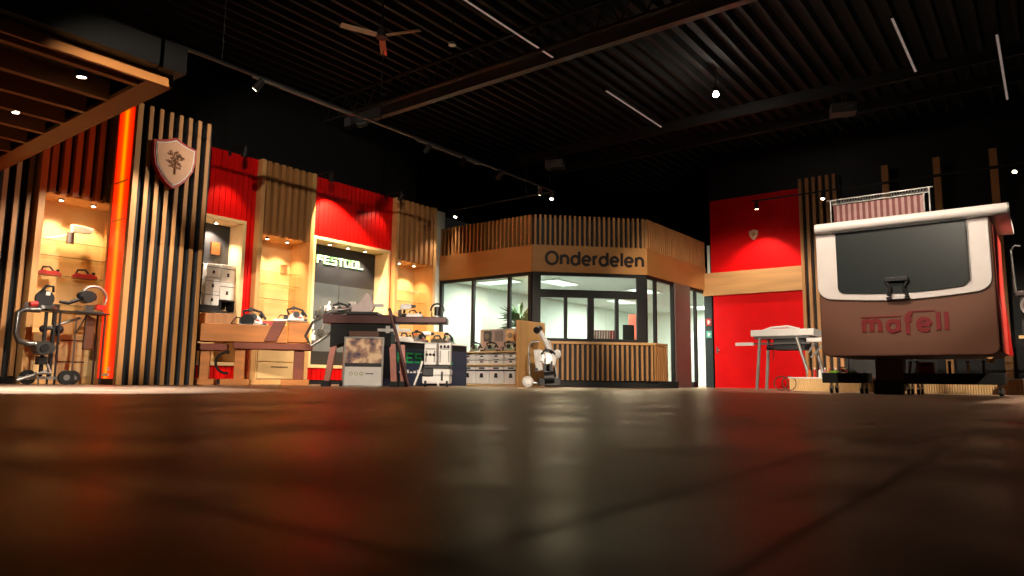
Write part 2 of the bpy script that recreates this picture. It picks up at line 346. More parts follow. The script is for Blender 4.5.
# things on the niche shelves ---------------------------------------------------
def saw_tool(label, loc, rz, body, s=1.0, group=None, cat='power saw'):
    t = thing('circular_saw', label, cat, loc, rz, group)
    MB().b(-.17*s, .17*s, -.08*s, .08*s, 0, .008*s).build('base_plate', steel, t)
    MB().prism([(-.11*s+.11*s*(1-math.cos(R(a))), 0+.11*s*math.sin(R(a))+.02*s) for a in range(0, 181, 15)], -.05*s, .0).build('blade_guard', silver, t, .003)
    MB().cyl((0, 0, .09*s), (0, .13*s, .09*s), .045*s, .038*s).build('motor', body, t, .003)
    MB().tube([(-.09*s, .03*s, .1*s), (-.12*s, .03*s, .17*s), (-.02*s, .03*s, .2*s), (.09*s, .03*s, .17*s), (.15*s, .03*s, .08*s)], .017*s).build('handle', dkplast, t)
    MB().cyl((0, -.055*s, .1*s), (0, -.062*s, .1*s), .045*s, n=14).b(-.16*s, -.1*s, .02*s, .07*s, .008*s, .08*s).b(.1*s, .16*s, .03*s, .1*s, .008*s, .05*s).build('dark_fittings', dkplast, t)
    MB().c(.05*s, -.056*s, .06*s, .05*s, .01*s, .02*s).c(-.03*s, .06*s, .145*s, .06*s, .05*s, .014*s).build('accent', greenp if body is whitepl else redpl, t)
    MB().tube([(-.1*s, .08*s, .09*s), (-.2*s, .12*s, .1*s), (-.25*s, .1*s, .02*s), (-.16*s, .16*s, .012*s)], .008*s, 6).build('cable', rubber, t)
    MB().b(-.05*s, -.02*s, .0, .07*s, .17*s, .22*s).cyl((.09*s, 0, .1*s), (.09*s, .06*s, .14*s), .02*s).build('front_knob', dkplast, t)
    return t
def drill(label, loc, rz, body, s=1.0, group=None):
    t = thing('cordless_drill', label, 'power tool', loc, rz, group)
    MB().cyl((-.1*s, 0, .17*s), (.04*s, 0, .17*s), .038*s).ball((-.1*s, 0, .17*s), .036*s).build('body', body, t)
    MB().cyl((.04*s, 0, .17*s), (.11*s, 0, .17*s), .03*s, .018*s).build('chuck', dkplast, t)
    MB().tube([(-.06*s, 0, .15*s), (-.075*s, 0, .06*s)], .02*s).build('grip', dkplast, t)
    MB().b(-.13*s, -.01*s, -.04*s, .04*s, 0, .05*s).build('battery', dkplast, t, .004)
    return t
def planer(label, loc, rz, body, s=1.0, cat='power tool', group=None):
    t = thing('hand_planer', label, cat, loc, rz, group)
    MB().prism([(-.17*s, 0), (.17*s, 0), (.17*s, .05*s), (.08*s, .09*s), (-.02*s, .075*s), (-.12*s, .09*s), (-.17*s, .05*s)], -.045*s, .045*s).build('body', body, t, .004)
    MB().tube([(-.12*s, 0, .08*s), (-.1*s, 0, .14*s), (.0, 0, .15*s), (.06*s, 0, .08*s)], .016*s).build('handle', dkplast, t)
    MB().ball((.12*s, 0, .1*s), .026*s).build('knob', dkplast, t)
    return t
def box_tool(label, loc, rz, body, s=1):
    t = thing('inspection_camera', label, 'tool', loc, rz)
    MB().b(-.05*s, .05*s, -.04*s, .04*s, 0, .2*s).build('body', body, t, .006)
    MB().prism([(.02*s, .2*s), (.3*s, .22*s), (.36*s, .32*s), (.0, .34*s)], -.06*s, .06*s).build('head', whitepl, t, .006)
    MB().tube([(-.05*s, 0, .15*s), (-.2*s, 0, .08*s), (-.36*s, 0, .04*s)], .012*s).build('arm', silver, t)
    return t
S0 = XW-.3
box_tool('pale tool with slanted head on the top shelf of the far left niche', (S0, 4.72, 2.37), 90, steel, 1.0)
planer('left one of two red planers in the far left niche', (S0, 4.46, 1.79), 90, redpl, 1.0)
planer('right one of two red planers in the far left niche', (S0, 5.0, 1.79), 80, redpl, 1.1)
def carton(name, label, cat, loc, rz, sx, sy, sz, mt_, lid=None, group=None):
    t = thing(name, label, cat, loc, rz, group)
    MB().c(0, 0, sz/2, sx, sy, sz).build('box_body', mt_, t, .006)
    if lid: MB().c(0, 0, sz*.82, sx+.01, sy+.01, sz*.06).b(-.05, .05, -sy/2-.01, -sy/2, sz*.45, sz*.62).build('latch', lid, t)
    return t
carton('small_carton', 'small wooden box on the top shelf left of the middle niche', 'box', (S0, 8.2, 2.37), 90, .1, .1, .2, oak_lt)
carton('small_carton', 'small wooden box on the top shelf right of the middle niche', 'box', (S0, 8.95, 2.37), 90, .1, .12, .22, oak_lt)
carton('small_carton', 'small wooden box on the top shelf of the niche by the office', 'box', (S0, 12.2, 2.37), 90, .14, .1, .1, oak_lt)
def bottle(label, loc, mt_, cap=None, s=1, group=None):
    t = thing('bottle', label, 'bottle', loc, 0, group)
    MB().cyl((0, 0, 0), (0, 0, .14*s), .035*s).cyl((0, 0, .14*s), (0, 0, .18*s), .035*s, .014*s).build('body', mt_, t)
    MB().cyl((0, 0, .18*s), (0, 0, .22*s), .016*s).build('cap', cap or dkplast, t)
    return t
# stacked white boxes in the first recess
def whitebox(i, lbl, y, z, w_, h):
    t = thing('white_tool_box', lbl, 'box', (XW-.3, y, z), 90, 'white boxes stacked in the recess')
    MB().b(-w_/2, w_/2, -.15, .15, 0, h).build('box_body', whitepl, t, .01)
    MB().b(-w_/2, w_/2, -.156, -.148, h*.74, h*.77).build('lid_line', dkplast, t)
    MB().cyl((0, -.16, h*.45), (0, -.148, h*.45), .022).prism([(-.03, h*.3), (.03, h*.3), (0, h*.5)], -.158, -.148).build('mark', dkplast, t)
    return t
names = ['bottom', 'middle', 'top']
for cn, y in (('hidden left', 6.9), ('left', 7.26), ('right', 7.57)):
    for k in range(2 if cn == 'right' else 3):
        whitebox(k, '%s white box of the %s column in the recess' % ((('lower', 'upper') if cn == 'right' else names)[k], cn), y, (1.67+k*.36) if cn == 'right' else (1.54+k*.275), .3, .35 if cn == 'right' else .27)
MB().b(1.82, 2.12, .1, .4, 1.64, 1.66).b(1.82, 1.84, .12, .38, 1.44, 1.64).b(2.1, 2.12, .12, .38, 1.44, 1.64).build('riser', dkplast, r1)
MB().b(.1, 1.8, .1, .4, 1.44, 1.53).build('riser', dkplast, r1)
# ------------------------------------------------------------------ big slatted column
t = thing('slatted_column', 'tall slatted column with glowing orange end and crest', 'column', (-11.8, 5.05, 0), 90)
MB().b(0, 1.33, .05, .7, 0, HW-.02).build('core', black, t)
b = MB(); g = 1.35/8; b2 = MB()
for i in range(8): b.b(g*i, g*i+.068, -.06, -.03, .0, HW); b2.b(g*i+.002, g*i+.066, -.03, .05, 0, HW-.01)
b.build('slat_panel', oak_lt, t, .004); b2.build('slat_core', mat('slat_core_grey', '3c4048', .6), t)
MB().b(-.02, 0, -.06, .05, 0, HW).b(-.03, 0, .62, .7, 0, HW).build('side_trim', oak_lt, t)
def led_mat():
    mt_ = bpy.data.materials.new('led_strip'); mt_.use_nodes = True; nt = mt_.node_tree; b_ = nt.nodes['Principled BSDF']
    tc = nt.nodes.new('ShaderNodeTexCoord'); sp = nt.nodes.new('ShaderNodeSeparateXYZ'); nt.links.new(tc.outputs['Generated'], sp.inputs[0])
    cr = nt.nodes.new('ShaderNodeValToRGB'); e = cr.color_ramp.elements
    e[0].position = 0; e[0].color = (.7, .006, .0, 1); e[1].position = 1; e[1].color = (.7, .006, 0, 1)
    q = e.new(.3); q.color = (1, .03, 0, 1); q = e.new(.5); q.color = (1, .27, .0, 1); q = e.new(.66); q.color = (1, .04, 0, 1)
    nt.links.new(sp.outputs[1], cr.inputs[0]); nt.links.new(cr.outputs[0], b_.inputs['Emission Color'])
    b_.inputs['Base Color'].default_value = (.3, .02, .01, 1); b_.inputs['Emission Strength'].default_value = .58
    return mt_
lp = MB().b(-.022, 0, .05, .62, .1, HW-.02).build('light_panel', led_mat(), t)
MB().b(-.03, -.02, .1, .58, 3.35, 3.37).b(-.03, -.02, .1, .58, 2.7, 2.715).build('panel_clip', steel, lp)
MB().b(-.03, -.022, .2, .27, .22, .28).b(-.03, -.022, .2, .5, .14, .18).build('small_marks', white, t)
# crest
def shield(w_, h):
    pts = []
    for i in range(7): u = i/6; pts.append((-w_/2+w_/2*u, h*.36+h*.14*u - .02*h*math.sin(u*math.pi)))
    pts += [(-x, z) for x, z in reversed(pts[:-1])]
    right = [(w_/2*(1-.02), h*.1), (w_/2*.88, -.1*h), (w_/2*.62, -.28*h), (w_/2*.3, -.42*h)]
    return pts + right + [(0, -.5*h)] + [(-x, z) for x, z in reversed(right)]
def crest(label, loc, rz, s, d=.12):
    t = thing('crest_sign', label, 'sign', loc, rz)
    MB().prism(shield(.74*s, .9*s), 0, d*s).build('sign_body', redpl, t, .006)
    MB().prism(shield(.66*s, .8*s), -.012*s, 0).build('rim', white, t)
    MB().prism(shield(.62*s, .76*s), -.02*s, -.01*s).build('face', shieldface, t)
    em = MB().cyl((0, -.03*s, -.2*s), (0, -.03*s, .06*s), .016*s, .01*s)
    for q in range(46):
        a = random.uniform(0, 2*math.pi); r_ = .16*s*math.sqrt(random.random())
        em.c(r_*math.cos(a)*.95, -.028*s, .06*s+r_*math.sin(a)*1.05, .04*s, .012*s, .022*s, (0, random.uniform(0, 180), 0))
    for sg in (-1, 1):
        for k in range(3): em.tube([(0, -.028*s, -.1*s+.06*s*k), (sg*.09*s, -.028*s, -.07*s+.07*s*k)], .007*s, 5)
    em.build('emblem', shieldtree, t)
    return t
crest('large red rimmed shield sign with tree emblem on the slatted column', (-11.63, 5.64, 3.75), 90, 1.0)
crest('small shield sign on the upper red back wall', (-6.36, 19.257, 4.24), 0, .36)
# ------------------------------------------------------------------ pergola canopy at upper left
YC = 3.53; XC = -7.46; ZC = 3.29
t = thing('wooden_canopy', 'wooden slatted canopy with black top hanging at upper left', 'canopy', (XC, YC, ZC))
MB().b(-6.0, -.02, -5, -.02, .3, .34).b(-6.4, .18, -.24, .05, .13, .42).b(-.12, .18, -5, -.2, .13, .42).build('black_top', mat('deep_black', '050505'), t)
MB().b(-6.4, 0, -.05, 0, .0, .18).b(-.05, 0, -5, 0, 0, .18).build('fascia', pergola, t, .004)
MB().b(-6.4, -.05, -.27, -.05, .0, .05).build('border_board', pergola, t, .003)
for k in range(9):
    x = -.2-.09-.63*k if k else -.2
    MB().b(x-.09, x, -5, -.27, 0, .22).build('joist', pergola, t, .004)
MB().b(-6.4, -.05, -5, -.05, .26, .3).build('deck', mat('canopy_deck', '2a1710', .7), t)
def spot_fixture(label, loc, aim, group, power=0, col=SOFT, ang=50, arm=.1, lit=True, name='spotlight', mt_=None):
    t = thing(name, label, 'spotlight', loc, 0, group)
    d = (Vector(aim)-Vector(loc)).normalized()
    p = Vector((0, 0, -arm))
    MB().cyl((0, 0, 0), p, .012).cyl((0, 0, 0), (0, 0, -.02), .03).build('stem', black, t)
    MB().cyl(p-d*.09, p+d*.09, .05, .058, cap=True).build('housing', black, t)
    MB().cyl(p+d*.088, p+d*.096, .042).build('bulb', tiltlight if lit else dkplast, t)
    if power: lamp('spot_light', 'SPOT', Vector(loc)+p+d*.11, aim, power, col, .03, ang, .5)
    return t
G = 'spotlights under the wooden canopy'
spot_fixture('white spotlight under the canopy nearer its right corner', (-7.95, 2.8, 3.5), (-8.4, 3.2, 0), G, 900, (1, .93, .86), 70, .12)
spot_fixture('white spotlight under the canopy near the left image edge', (-9.72, 2.75, 3.5), (-9.6, 3.4, 0), G, 900, (1, .93, .86), 70, .12)
# ------------------------------------------------------------------ parts office
X0, Y0, S = -12.9, 13.6, 1/math.sqrt(2)
CX0 = -9.85; CL = 2.83; CX1 = CX0+CL*S; CY1 = Y0+CL*S; YE = YB
# outline path of the front: (start, end)
runs = [((X0, Y0), (CX0, Y0)), ((CX0, Y0), (CX1, CY1)), ((CX1, CY1), (CX1, YE))]
fas = MB(); sb = MB(); slats = MB(); head = MB()
for (p, q) in runs:
    p = Vector(p+(0,)); q = Vector(q+(0,)); d = (q-p); L_ = d.length; d.normalize(); n_ = Vector((d.y, -d.x, 0))
    def run_box(mb, a, b_, o0, o1, z0, z1):
        vs = [p+d*u+n_*o+Vector((0, 0, z)) for u in (a, b_) for o in (o0, o1) for z in (z0, z1)]
        mb.add(vs, [(0, 1, 3, 2), (4, 6, 7, 5), (0, 4, 5, 1), (2, 3, 7, 6), (0, 2, 6, 4), (1, 5, 7, 3)])
    e = .02
    run_box(fas, -e, L_+e, -.05, .06, 2.76, 3.42)
    run_box(sb, 0, L_, -.12, -.04, 3.4, 4.1)
    run_box(head, 0, L_, -.06, .02, 2.68, 2.76)
    k = round(L_/.125)
    for i in range(k): run_box(slats, L_*i/k+.03, L_*i/k+.078, -.03, .06, 3.42, 4.17)
of = thing('office_fascia', 'wood fascia with dark lettering and batten crown over the office windows', 'fascia', (0, 0, 0))
fas.build('fascia_board', mat('fascia_wood', 'bd8548', .5, var=.08, scale=3, stretch=(.3, .3, 1)), of); sb.build('batten_backing', black, of)
slats.build('batten_crown', oak, of); head.build('head_rail', black, of)
lo = write('Onderdelen', 0, 2.955, .215, .088, .07, -.052, .02, .98).build('lettering', mat('dark_brown_letters', '1f120e', .5), of, 0, (CX0+.32*S, Y0+.32*S, 0)); lo.rotation_euler[2] = R(45)
# windows and frames
WZ = 2.68
def win(n, segs, label):
    o = thing('window_%d' % n, label, 'window'); del o['category']; o['kind'] = 'structure'; return o
def runframe(p, q, posts, z0, z1, rails=(), wd=.07):
    p = Vector(p+(0,)); q = Vector(q+(0,)); d = (q-p).normalized(); n_ = Vector((d.y, -d.x, 0)); f = MB(); g_ = MB(); L_ = (q-p).length
    def bx(mb, a, b_, o0, o1, za, zb):
        vs = [p+d*u+n_*o+Vector((0, 0, z)) for u in (a, b_) for o in (o0, o1) for z in (za, zb)]
        mb.add(vs, [(0, 1, 3, 2), (4, 6, 7, 5), (0, 4, 5, 1), (2, 3, 7, 6), (0, 2, 6, 4), (1, 5, 7, 3)])
    for s0, s1, *zz in posts: bx(f, s0, s1, -.06, .02, zz[0] if zz else z0, zz[1] if zz else z1)
    for s0, s1, za, zb in rails: bx(f, s0, s1, -.055, .015, za, zb)
    bx(g_, .02, L_-.02, -.025, -.015, z0, z1)
    return f, g_
w1 = win(1, None, 'office window to the left of the sign')
f, g_ = runframe((X0, Y0), (CX0, Y0), [(0, .08), (1.12, 1.2), (2.3, 2.38), (2.93, 3.04)], .15, WZ, [(0, 3.05, 0, .15)])
f.build('window_frame', black, w1); g_.build('pane', winglass, w1)
w2 = win(2, None, 'office serving window with sliding panes')
f, g_ = runframe((CX0, Y0), (CX1, CY1), [(0, .2), (2.6, 2.83), (.78, .86, 1.1, 2.15), (1.36, 1.52, 1.1, 2.15), (2.05, 2.14, 1.1, 2.15)], .15, WZ, [(0, 2.83, 2.15, 2.34), (.18, 2.62, 1.1, 1.16), (0, 2.83, 0, .15), (.1, 2.7, .15, 1.1)])
f.build('window_frame', black, w2); g_.build('pane', winglass, w2)
w3 = win(3, None, 'office side windows right of the counter')
f, g_ = runframe((CX1, CY1), (CX1, YE), [(0, .06), (.5, .58), (1.55, 1.62), (2.5, 2.6), (3.02, 3.1)], .15, WZ, [(0, 1.6, 0, .15), (2.8, 3.1, 0, .15)])
f.build('window_frame', black, w3); g_.build('pane', winglass, w3)
st(MB().b(CX1-.1, CX1+.06, 17.2, 18.15, 0, 2.76).build('trim_5', brownwall), 'brown wall panel right of the office windows')
# office shell
st(MB().b(-13.0, -12.92, Y0+.1, 27, 0, 4.1).b(-13.6, -12.9, 13.26, 13.72, 0, HW).build('wall_office_left', mat('office_wall', 'dfe6dc', .7, var=.03)))
st(MB().b(-12.9, -6, 25, 25.1, 0, 4.1).build('wall_office_back', mat('office_wall', 'dfe6dc')))
st(MB().b(-7.78, -7.7, 19.42, 25, 0, 4.1).build('wall_office_right', mat('office_wall', 'dfe6dc')))
b = MB().add([(X0, Y0+.05, 2.78), (CX0-.02, Y0+.05, 2.78), (CX1-.06, CY1+.02, 2.78), (CX1-.06, 25, 2.78), (X0, 25, 2.78),
              (X0, Y0+.05, 2.84), (CX0-.02, Y0+.05, 2.84), (CX1-.06, CY1+.02, 2.84), (CX1-.06, 25, 2.84), (X0, 25, 2.84)],
             [(0, 1, 2, 3, 4), (9, 8, 7, 6, 5), (0, 5, 6, 1), (1, 6, 7, 2), (2, 7, 8, 3), (3, 8, 9, 4), (4, 9, 5, 0)])
st(b.build('ceiling_office', mat('office_ceiling', 'dfe6e0', .8, var=.03)))
pan = emit('panel_emission', 'f2fff8', .8)
for i, (x, y, sx, sy, l) in enumerate(((-10.4, 15.6, .6, 1.2, 'nearest'), (-9.3, 18.4, .6, 1.2, 'second'), (-11.2, 20.5, .6, 1.2, 'third'), (-9.4, 23.6, 1.2, 1.2, 'farthest'), (-11.7, 14.6, 1.2, .6, 'leftmost'))):
    p_ = thing('ceiling_light', '%s square light panel in the office ceiling' % l, 'ceiling light', (x, y, 2.78), 0, 'light panels in the office ceiling')
    MB().c(0, 0, -.015, sx, sy, .03).build('frame', white, p_); MB().c(0, 0, -.034, sx-.1, sy-.1, .01).build('diffuser', pan, p_)
# office contents
t = thing('magazine_rack', 'row of pink and dark magazines behind the serving window', 'magazine rack', (-9.05, 15.2, 1.0), 45)
MB().b(-.1, .55, .0, .25, 0, .2).build('rack', dkplast, t)
for i in range(9): MB().b(-.08+.068*i, -.03+.068*i, .02, .06, .2, .42, (8, 0, 0)).build('magazine', pinkst if i < 7 else redpl, t)
t = thing('office_desk', 'white office desk behind the serving window', 'desk', (-9.7, 15.4, 0), 45)
MB().b(-.9, 1.6, -.1, .6, .94, .98).build('top', white, t); MB().b(-.85, -.8, 0, .5, 0, .94).b(1.5, 1.55, 0, .5, 0, .94).build('side', white, t)
t = thing('monitor', 'dark monitor standing behind the right sliding pane', 'monitor', (-8.6, 16.1, .98), 45)
MB().c(0, 0, .42, .3, .03, .38).build('screen', dkplast, t, .004); MB().c(0, .02, .12, .05, .04, .26).c(0, 0, .01, .24, .16, .02).build('stand', dkplast, t)
t = thing('red_banner', 'tall pale red banner deep inside the office', 'banner', (-10.6, 20.5, 0), 35)
MB().b(-.3, .3, 0, .015, .1, 2.3).build('cloth', mat('banner_red', 'd8614a', .7), t); MB().b(-.33, .33, -.08, .08, 0, .1).build('base', silver, t)
t = thing('potted_plant', 'green leafy plant behind the office window glass', 'plant', (-10.88, 14.5, 0), 0)
MB().cyl((0, 0, 0), (0, 0, .9), .16, .2).build('pot', whitepl, t)
b = MB()
for i in range(150):
    a = random.uniform(0, 2*math.pi); z0 = random.uniform(1.1, 1.75); ln = random.uniform(.4, .62); el = random.uniform(-.1, 1.1)
    d = Vector((math.cos(a)*math.cos(el), math.sin(a)*math.cos(el), math.sin(el))); p_ = Vector((0, 0, z0))+d*.08; s_ = d.cross(Vector((0, 0, 1))).normalized()*.045
    b.add([p_, p_+d*ln*.5+s_+Vector((0, 0, .03)), p_+d*ln-Vector((0, 0, .03)), p_+d*ln*.5-s_+Vector((0, 0, .03))], [(0, 1, 2, 3)])
b.build('foliage', leaf, t); MB().tube([(0, 0, .85), (.02, 0, 1.3), (0, 0, 1.75)], .02).build('stem', brown, t)
t = thing('notice_board', 'pale framed board with orange note behind the left office window', 'board', (-12.0, 14.9, 0), 0)
MB().b(-.5, .4, 0, .04, .9, 1.9).build('panel', white, t); MB().b(-.35, .1, -.02, 0, 1.1, 1.5).build('note', orange, t); MB().b(-.5, -.45, 0, .04, 0, .9).b(.35, .4, 0, .04, 0, .9).build('leg', white, t)
# serving counter
t = thing('serving_counter', 'batten fronted wooden serving counter below the office window', 'counter', (CX0, Y0, 0), 45)
MB().b(.34, 2.86, -.45, -.05, .16, 1.0).build('carcass', black, t)
MB().b(.36, 2.7, -.4, -.05, 0, .16).b(2.7, 3.5, -.36, -.05, 0, .16).build('plinth', black, t)
MB().prism([(.3, -.05), (.34, -.52), (2.9, -.52), (3.36, -.05)], 1.0, 1.06, 'xy').build('worktop', maple_h, t, .004)
b = MB()
for i in range(1, 22): x = .26+.12*i; b.b(x, x+.05, -.5, -.45, .16, .99)
for i in range(7): u = i/6; x = 2.9+.42*u; y = -.47+.42*u; b.c(x, y, .575, .05, .05, .83, (0, 0, 45))
b.build('batten_front', oak_lt, t)
MB().prism([(2.84, -.05), (2.84, -.43), (3.24, -.05)], .16, 1.0, 'xy').build('return_panel', black, t)
# ------------------------------------------------------------------ back wall
st(MB().b(-7.62, -5.1, YB, YB+.08, 3.25, 5.38).b(-7.58, -5.0, YB, YB+.08, 0, 2.6).build('trim_6', red), 'red panels on the back wall')
st(MB().b(CX1, -5.05, YB-.1, YB+.1, 2.6, 3.25).build('trim_7', maple_h), 'wood beam across the back wall')
b = MB()
for i in range(6): x = -5.1+.17*i; b.b(x, x+.08, YB-.12, YB, 0, 5.6)
st(b.build('trim_8', oak_lt), 'slatted wood strip on the back wall')
st(MB().b(-5.1, -4.1, YB, YB+.08, 0, 5.55).build('trim_9', black))
st(MB().b(CX1, -7.62, YB-.02, YB+.1, 0, 2.6).build('door_1', mat('dark_door', '1c2423', .5)), 'dark door beside the office')
for nm, z, mt_ in (('red fire equipment', 1.75, redpl), ('pale green escape', 1.4, mat('sign_green', '4fa08a', .5))):
    q = thing('safety_sign', 'small %s sign on the dark strip beside the office' % nm, 'sign', (-7.72, YB-.03, z), 0)
    MB().b(-.08, .08, -.01, 0, 0, .2).build('plate', mt_, q, .003); MB().b(-.03, .02, -.014, -.009, .04, .15).b(.0, .05, -.014, -.009, .09, .12).build('pictogram', white, q)
q = thing('door_handle_plate', 'small handle on the lower red wall panel', 'handle', (-7.5, YB, 1.05), 0)
MB().b(-.02, .02, -.012, 0, -.09, .09).build('plate', steel, q); MB().tube([(0, -.01, .0), (0, -.05, .0), (.09, -.05, 0)], .01).build('lever', steel, q)
for i, x in enumerate((-2.99, -1.88, -.76)):
    q = thing('wooden_post', '%s tall wooden post rising behind the caravan body' % ('left', 'middle', 'right')[i], 'post', (x, YB-.2, 0), 0, 'posts behind the caravan')
    MB().b(-.075, .075, -.06, .06, 0, 5.57).build('shaft', oak, q, .004); MB().b(-.08, .08, -.065, .065, 5.08, 5.13).build('strap', black, q)
# ------------------------------------------------------------------ ceiling services
def beam(label, x0, x1, y, z, h, w_, mt_):
    q = thing('ceiling_beam', label, 'beam', (0, y, z), 0)
    MB().b(x0, x1, -w_/2, w_/2, 0, .03).build('lower_flange', mt_, q); MB().b(x0, x1, -.015, .015, .03, h-.03).build('web', mt_, q); MB().b(x0, x1, -w_/2, w_/2, h-.03, h).build('upper_flange', mt_, q)
    return q
beamm = mat('beam_grey', '6f7072', .5, .3, var=.1)
beam('grey steel beam crossing the ceiling nearest the camera', -14.0, 5, 10.75, 6.3, .3, .16, beamm)
beam('dim steel beam crossing the ceiling in front of the office', -13.5, 5, 15.6, 6.3, .25, .1, ceilm)
beam('dim steel beam crossing the ceiling farther back', -13.5, 5, 17.0, 6.3, .25, .1, ceilm)
q = thing('ceiling_truss', 'dark lattice joist running beside the grey beam', 'beam', (0, 10.1, 6.25), 0)
MB().b(-14, 5, -.03, .03, 0, .05).b(-14, 5, -.03, .03, .5, .55).build('chord', ceilm, q)
b = MB()
for i in range(38): x = -14+.5*i; b.tube([(x, 0, .03), (x+.25, 0, .52), (x+.5, 0, .03)], .02, 5)
b.build('lattice', ceilm, q)
trk = mat('track_grey', '1c1a19', .5)
q = thing('lighting_track', 'long lighting track running along the display wall', 'lighting track', (-9.15, 0, 4.6))
MB().b(-.02, .02, 2.5, 13.55, 0, .035).build('rail', trk, q)
for y in (5, 8, 11, 13.3): MB().cyl((0, y, .03), (0, y, 2.3), .006, n=6).build('suspension_rod', black, q)
for a, b_ in ((5.5, 7.35), (8.9, 10.7)): MB().b(-.022, .022, a, b_, -.03, -.0).build('linear_insert', mat('lit_diffuser', '55504c', .6), q)
q = thing('lighting_track', 'short lighting track crossing in front of the office crown', 'lighting track', (0, 13.5, 4.6))
MB().b(-12.7, -9.17, -.02, .02, 0, .035).build('rail', trk, q)
for x in (-12, -10): MB().cyl((x, 0, .03), (x, 0, 2.3), .006, n=6).build('suspension_rod', black, q)
q = thing('lighting_track', 'lighting track in front of the upper red back wall', 'lighting track', (0, 18.4, 4.95))
MB().b(-6.1, 1.0, -.02, .02, 0, .035).build('rail', trk, q)
for x in (-6, -4, -2, 0): MB().cyl((x, 0, .03), (x, 0, 1.9), .006, n=6).build('suspension_rod', black, q)
lb = emit('linear_bar', 'c9b7ac', .1)
def linear(label, x, y0, y1, z):
    q = thing('linear_light', label, 'light', (x, y0, z), 0, 'linear ceiling lights')
    MB().b(-.025, .025, 0, y1-y0, .0, .05).build('housing', trk, q); MB().b(-.02, .02, .02, y1-y0-.02, -.008, 0).build('diffuser', lb, q)
    for y in (.2, y1-y0-.2): MB().cyl((0, y, .04), (0, y, 6.97-z), .005, n=5).build('suspension_wire', black, q)
linear('linear light at top centre cut by the frame', -7.2, 6.8, 10.56, 6.3)
linear('linear light left of the bright pendant bulb', -7.16, 12.5, 15.2, 6.3)
linear('linear light at top right of the ceiling', -1.75, 12.7, 15.3, 6.3)
linear('linear light by the right edge of the ceiling', -.38, 14.4, 18.0, 6.3)
linear('linear light above the wooden canopy', -12.7, 4.0, 5.5, 6.3)
# bright pendant
q = thing('pendant_bulb', 'bright round bulb hanging from the ceiling', 'light', (-5.35, 14.06, 6.3))
MB().cyl((0, 0, .08), (0, 0, .67), .01).cyl((0, 0, .06), (0, 0, .16), .06, .05).build('socket', black, q); MB().ball((0, 0, 0), .062).build('bulb', bulb_w, q)
lamp('pendant_light', 'POINT', (-5.35, 14.06, 6.15), (-5.35, 14, 0), 4, SOFT, .09)
# fan
q = thing('ceiling_fan', 'three bladed ceiling fan with pale blades', 'ceiling fan', (-8.77, 7.63, 6.0), 0)
MB().cyl((0, 0, .1), (0, 0, .85), .015).build('down_rod', black, q); MB().cyl((0, 0, -.04), (0, 0, .14), .1, .07).build('motor_housing', black, q)
bw = mat('fan_blade', 'a08772', .5)
for a in (20, 135, 248):
    bl = MB().b(.1, .72, -.06, .06, -.008, .008, (12, 0, 0)); bl.b(.06, .16, -.03, .03, -.01, .01); o = bl.build('blade', bw, q, .003); o.rotation_euler[2] = R(a)
# track spots
G = 'black track spotlights'
AIMS = [((-9.15, 5.6), (-12.6, 4.4, 1.3), 400), ((-9.15, 7.6), (-11.8, 5.9, 4.0), 80), ((-9.15, 9.2), (-12.95, 8.7, .45), 420), ((-9.15, 10.2), (-12.95, 10.6, .5), 260), ((-9.15, 11.4), (-12.7, 12.4, 1.0), 300), ((-9.15, 12.9), (-10.5, 15, 0), 0), ((-9.15, 13.4), (-9.0, 12, 0), 220)]  # second to fourth are added lamps brightening the column and lower wall
LB = ['spotlight on the long track nearest the slatted column', 'added second fill spotlight on the long track counted from the column', 'added third fill spotlight on the long track counted from the column', 'added fourth fill spotlight on the long track counted from the column', 'spotlight on the long track before its far end', 'small spotlight on the long track near the junction', 'spotlight at the junction of the two tracks']
for ((x, y), aim, pw), l in zip(AIMS, LB): spot_fixture(l, (x, y, 4.6), aim, G, pw, (1, .82, .62), 46, lit=(y not in (7.6, 9.2, 10.2)))
spot_fixture('spotlight on the short track above the left office windows', (-12.3, 13.5, 4.6), (-12.3, 12.2, 1), G, 60, SOFT, 70)
spot_fixture('spotlight on the track by the upper red back wall', (-5.97, 18.4, 4.95), (-6.3, 19.3, .2), G, 90, (1, .8, .65), 95, .12)
spot_fixture('spotlight on the track above the slatted strip', (-4.3, 18.4, 4.95), (-4.4, 17, 1), G, 120, SOFT, 80)
spot_fixture('spotlight at the right end of the rear track', (-.35, 18.4, 4.95), (-1.5, 15.2, 0), G, 120, SOFT, 80)
for y, l, aim, pw in ((7.35, 'black wall spotlight on the red bay behind the column', (-12.9, 7.2, 2), 25), (9.45, 'black wall spotlight at the left top of the red bay', (-12.95, 10.1, 3.1), 420), (11.55, 'black wall spotlight at the right top of the red bay', (-12.95, 11, 3.2), 14)):
    spot_fixture(l, (-12.35, y, HW+.02), aim, 'black wall spotlights on the red bays', pw, (1, .78, .5), 75, .14, lit=False)
    q = thing('lamp_bracket', 'thin black bracket of the %s' % l.replace('black ', ''), 'bracket', (-12.35, y, HW+.02)); MB().b(-.55, .01, -.01, .01, 0, .02).build('arm', black, q); MB().b(-.57, -.54, -.03, .03, -.1, .03).build('clamp', black, q)
for x, y, l in ((-3.2, 15.76, 'right'), (-10.44, 15.42, 'left')):
    q = thing('ceiling_projector', 'grey box unit under the ceiling, the %s one' % l, 'ceiling unit', (x, y, 6.0), 20)
    MB().c(0, 0, 0, .5, .35, .22).build('body', mat('unit_grey', '55504c', .6), q, .01); MB().cyl((.12, -.19, 0), (.12, -.17, 0), .06).build('lens', steel, q); MB().cyl((0, 0, .1), (0, 0, .9), .02).build('mount', black, q)
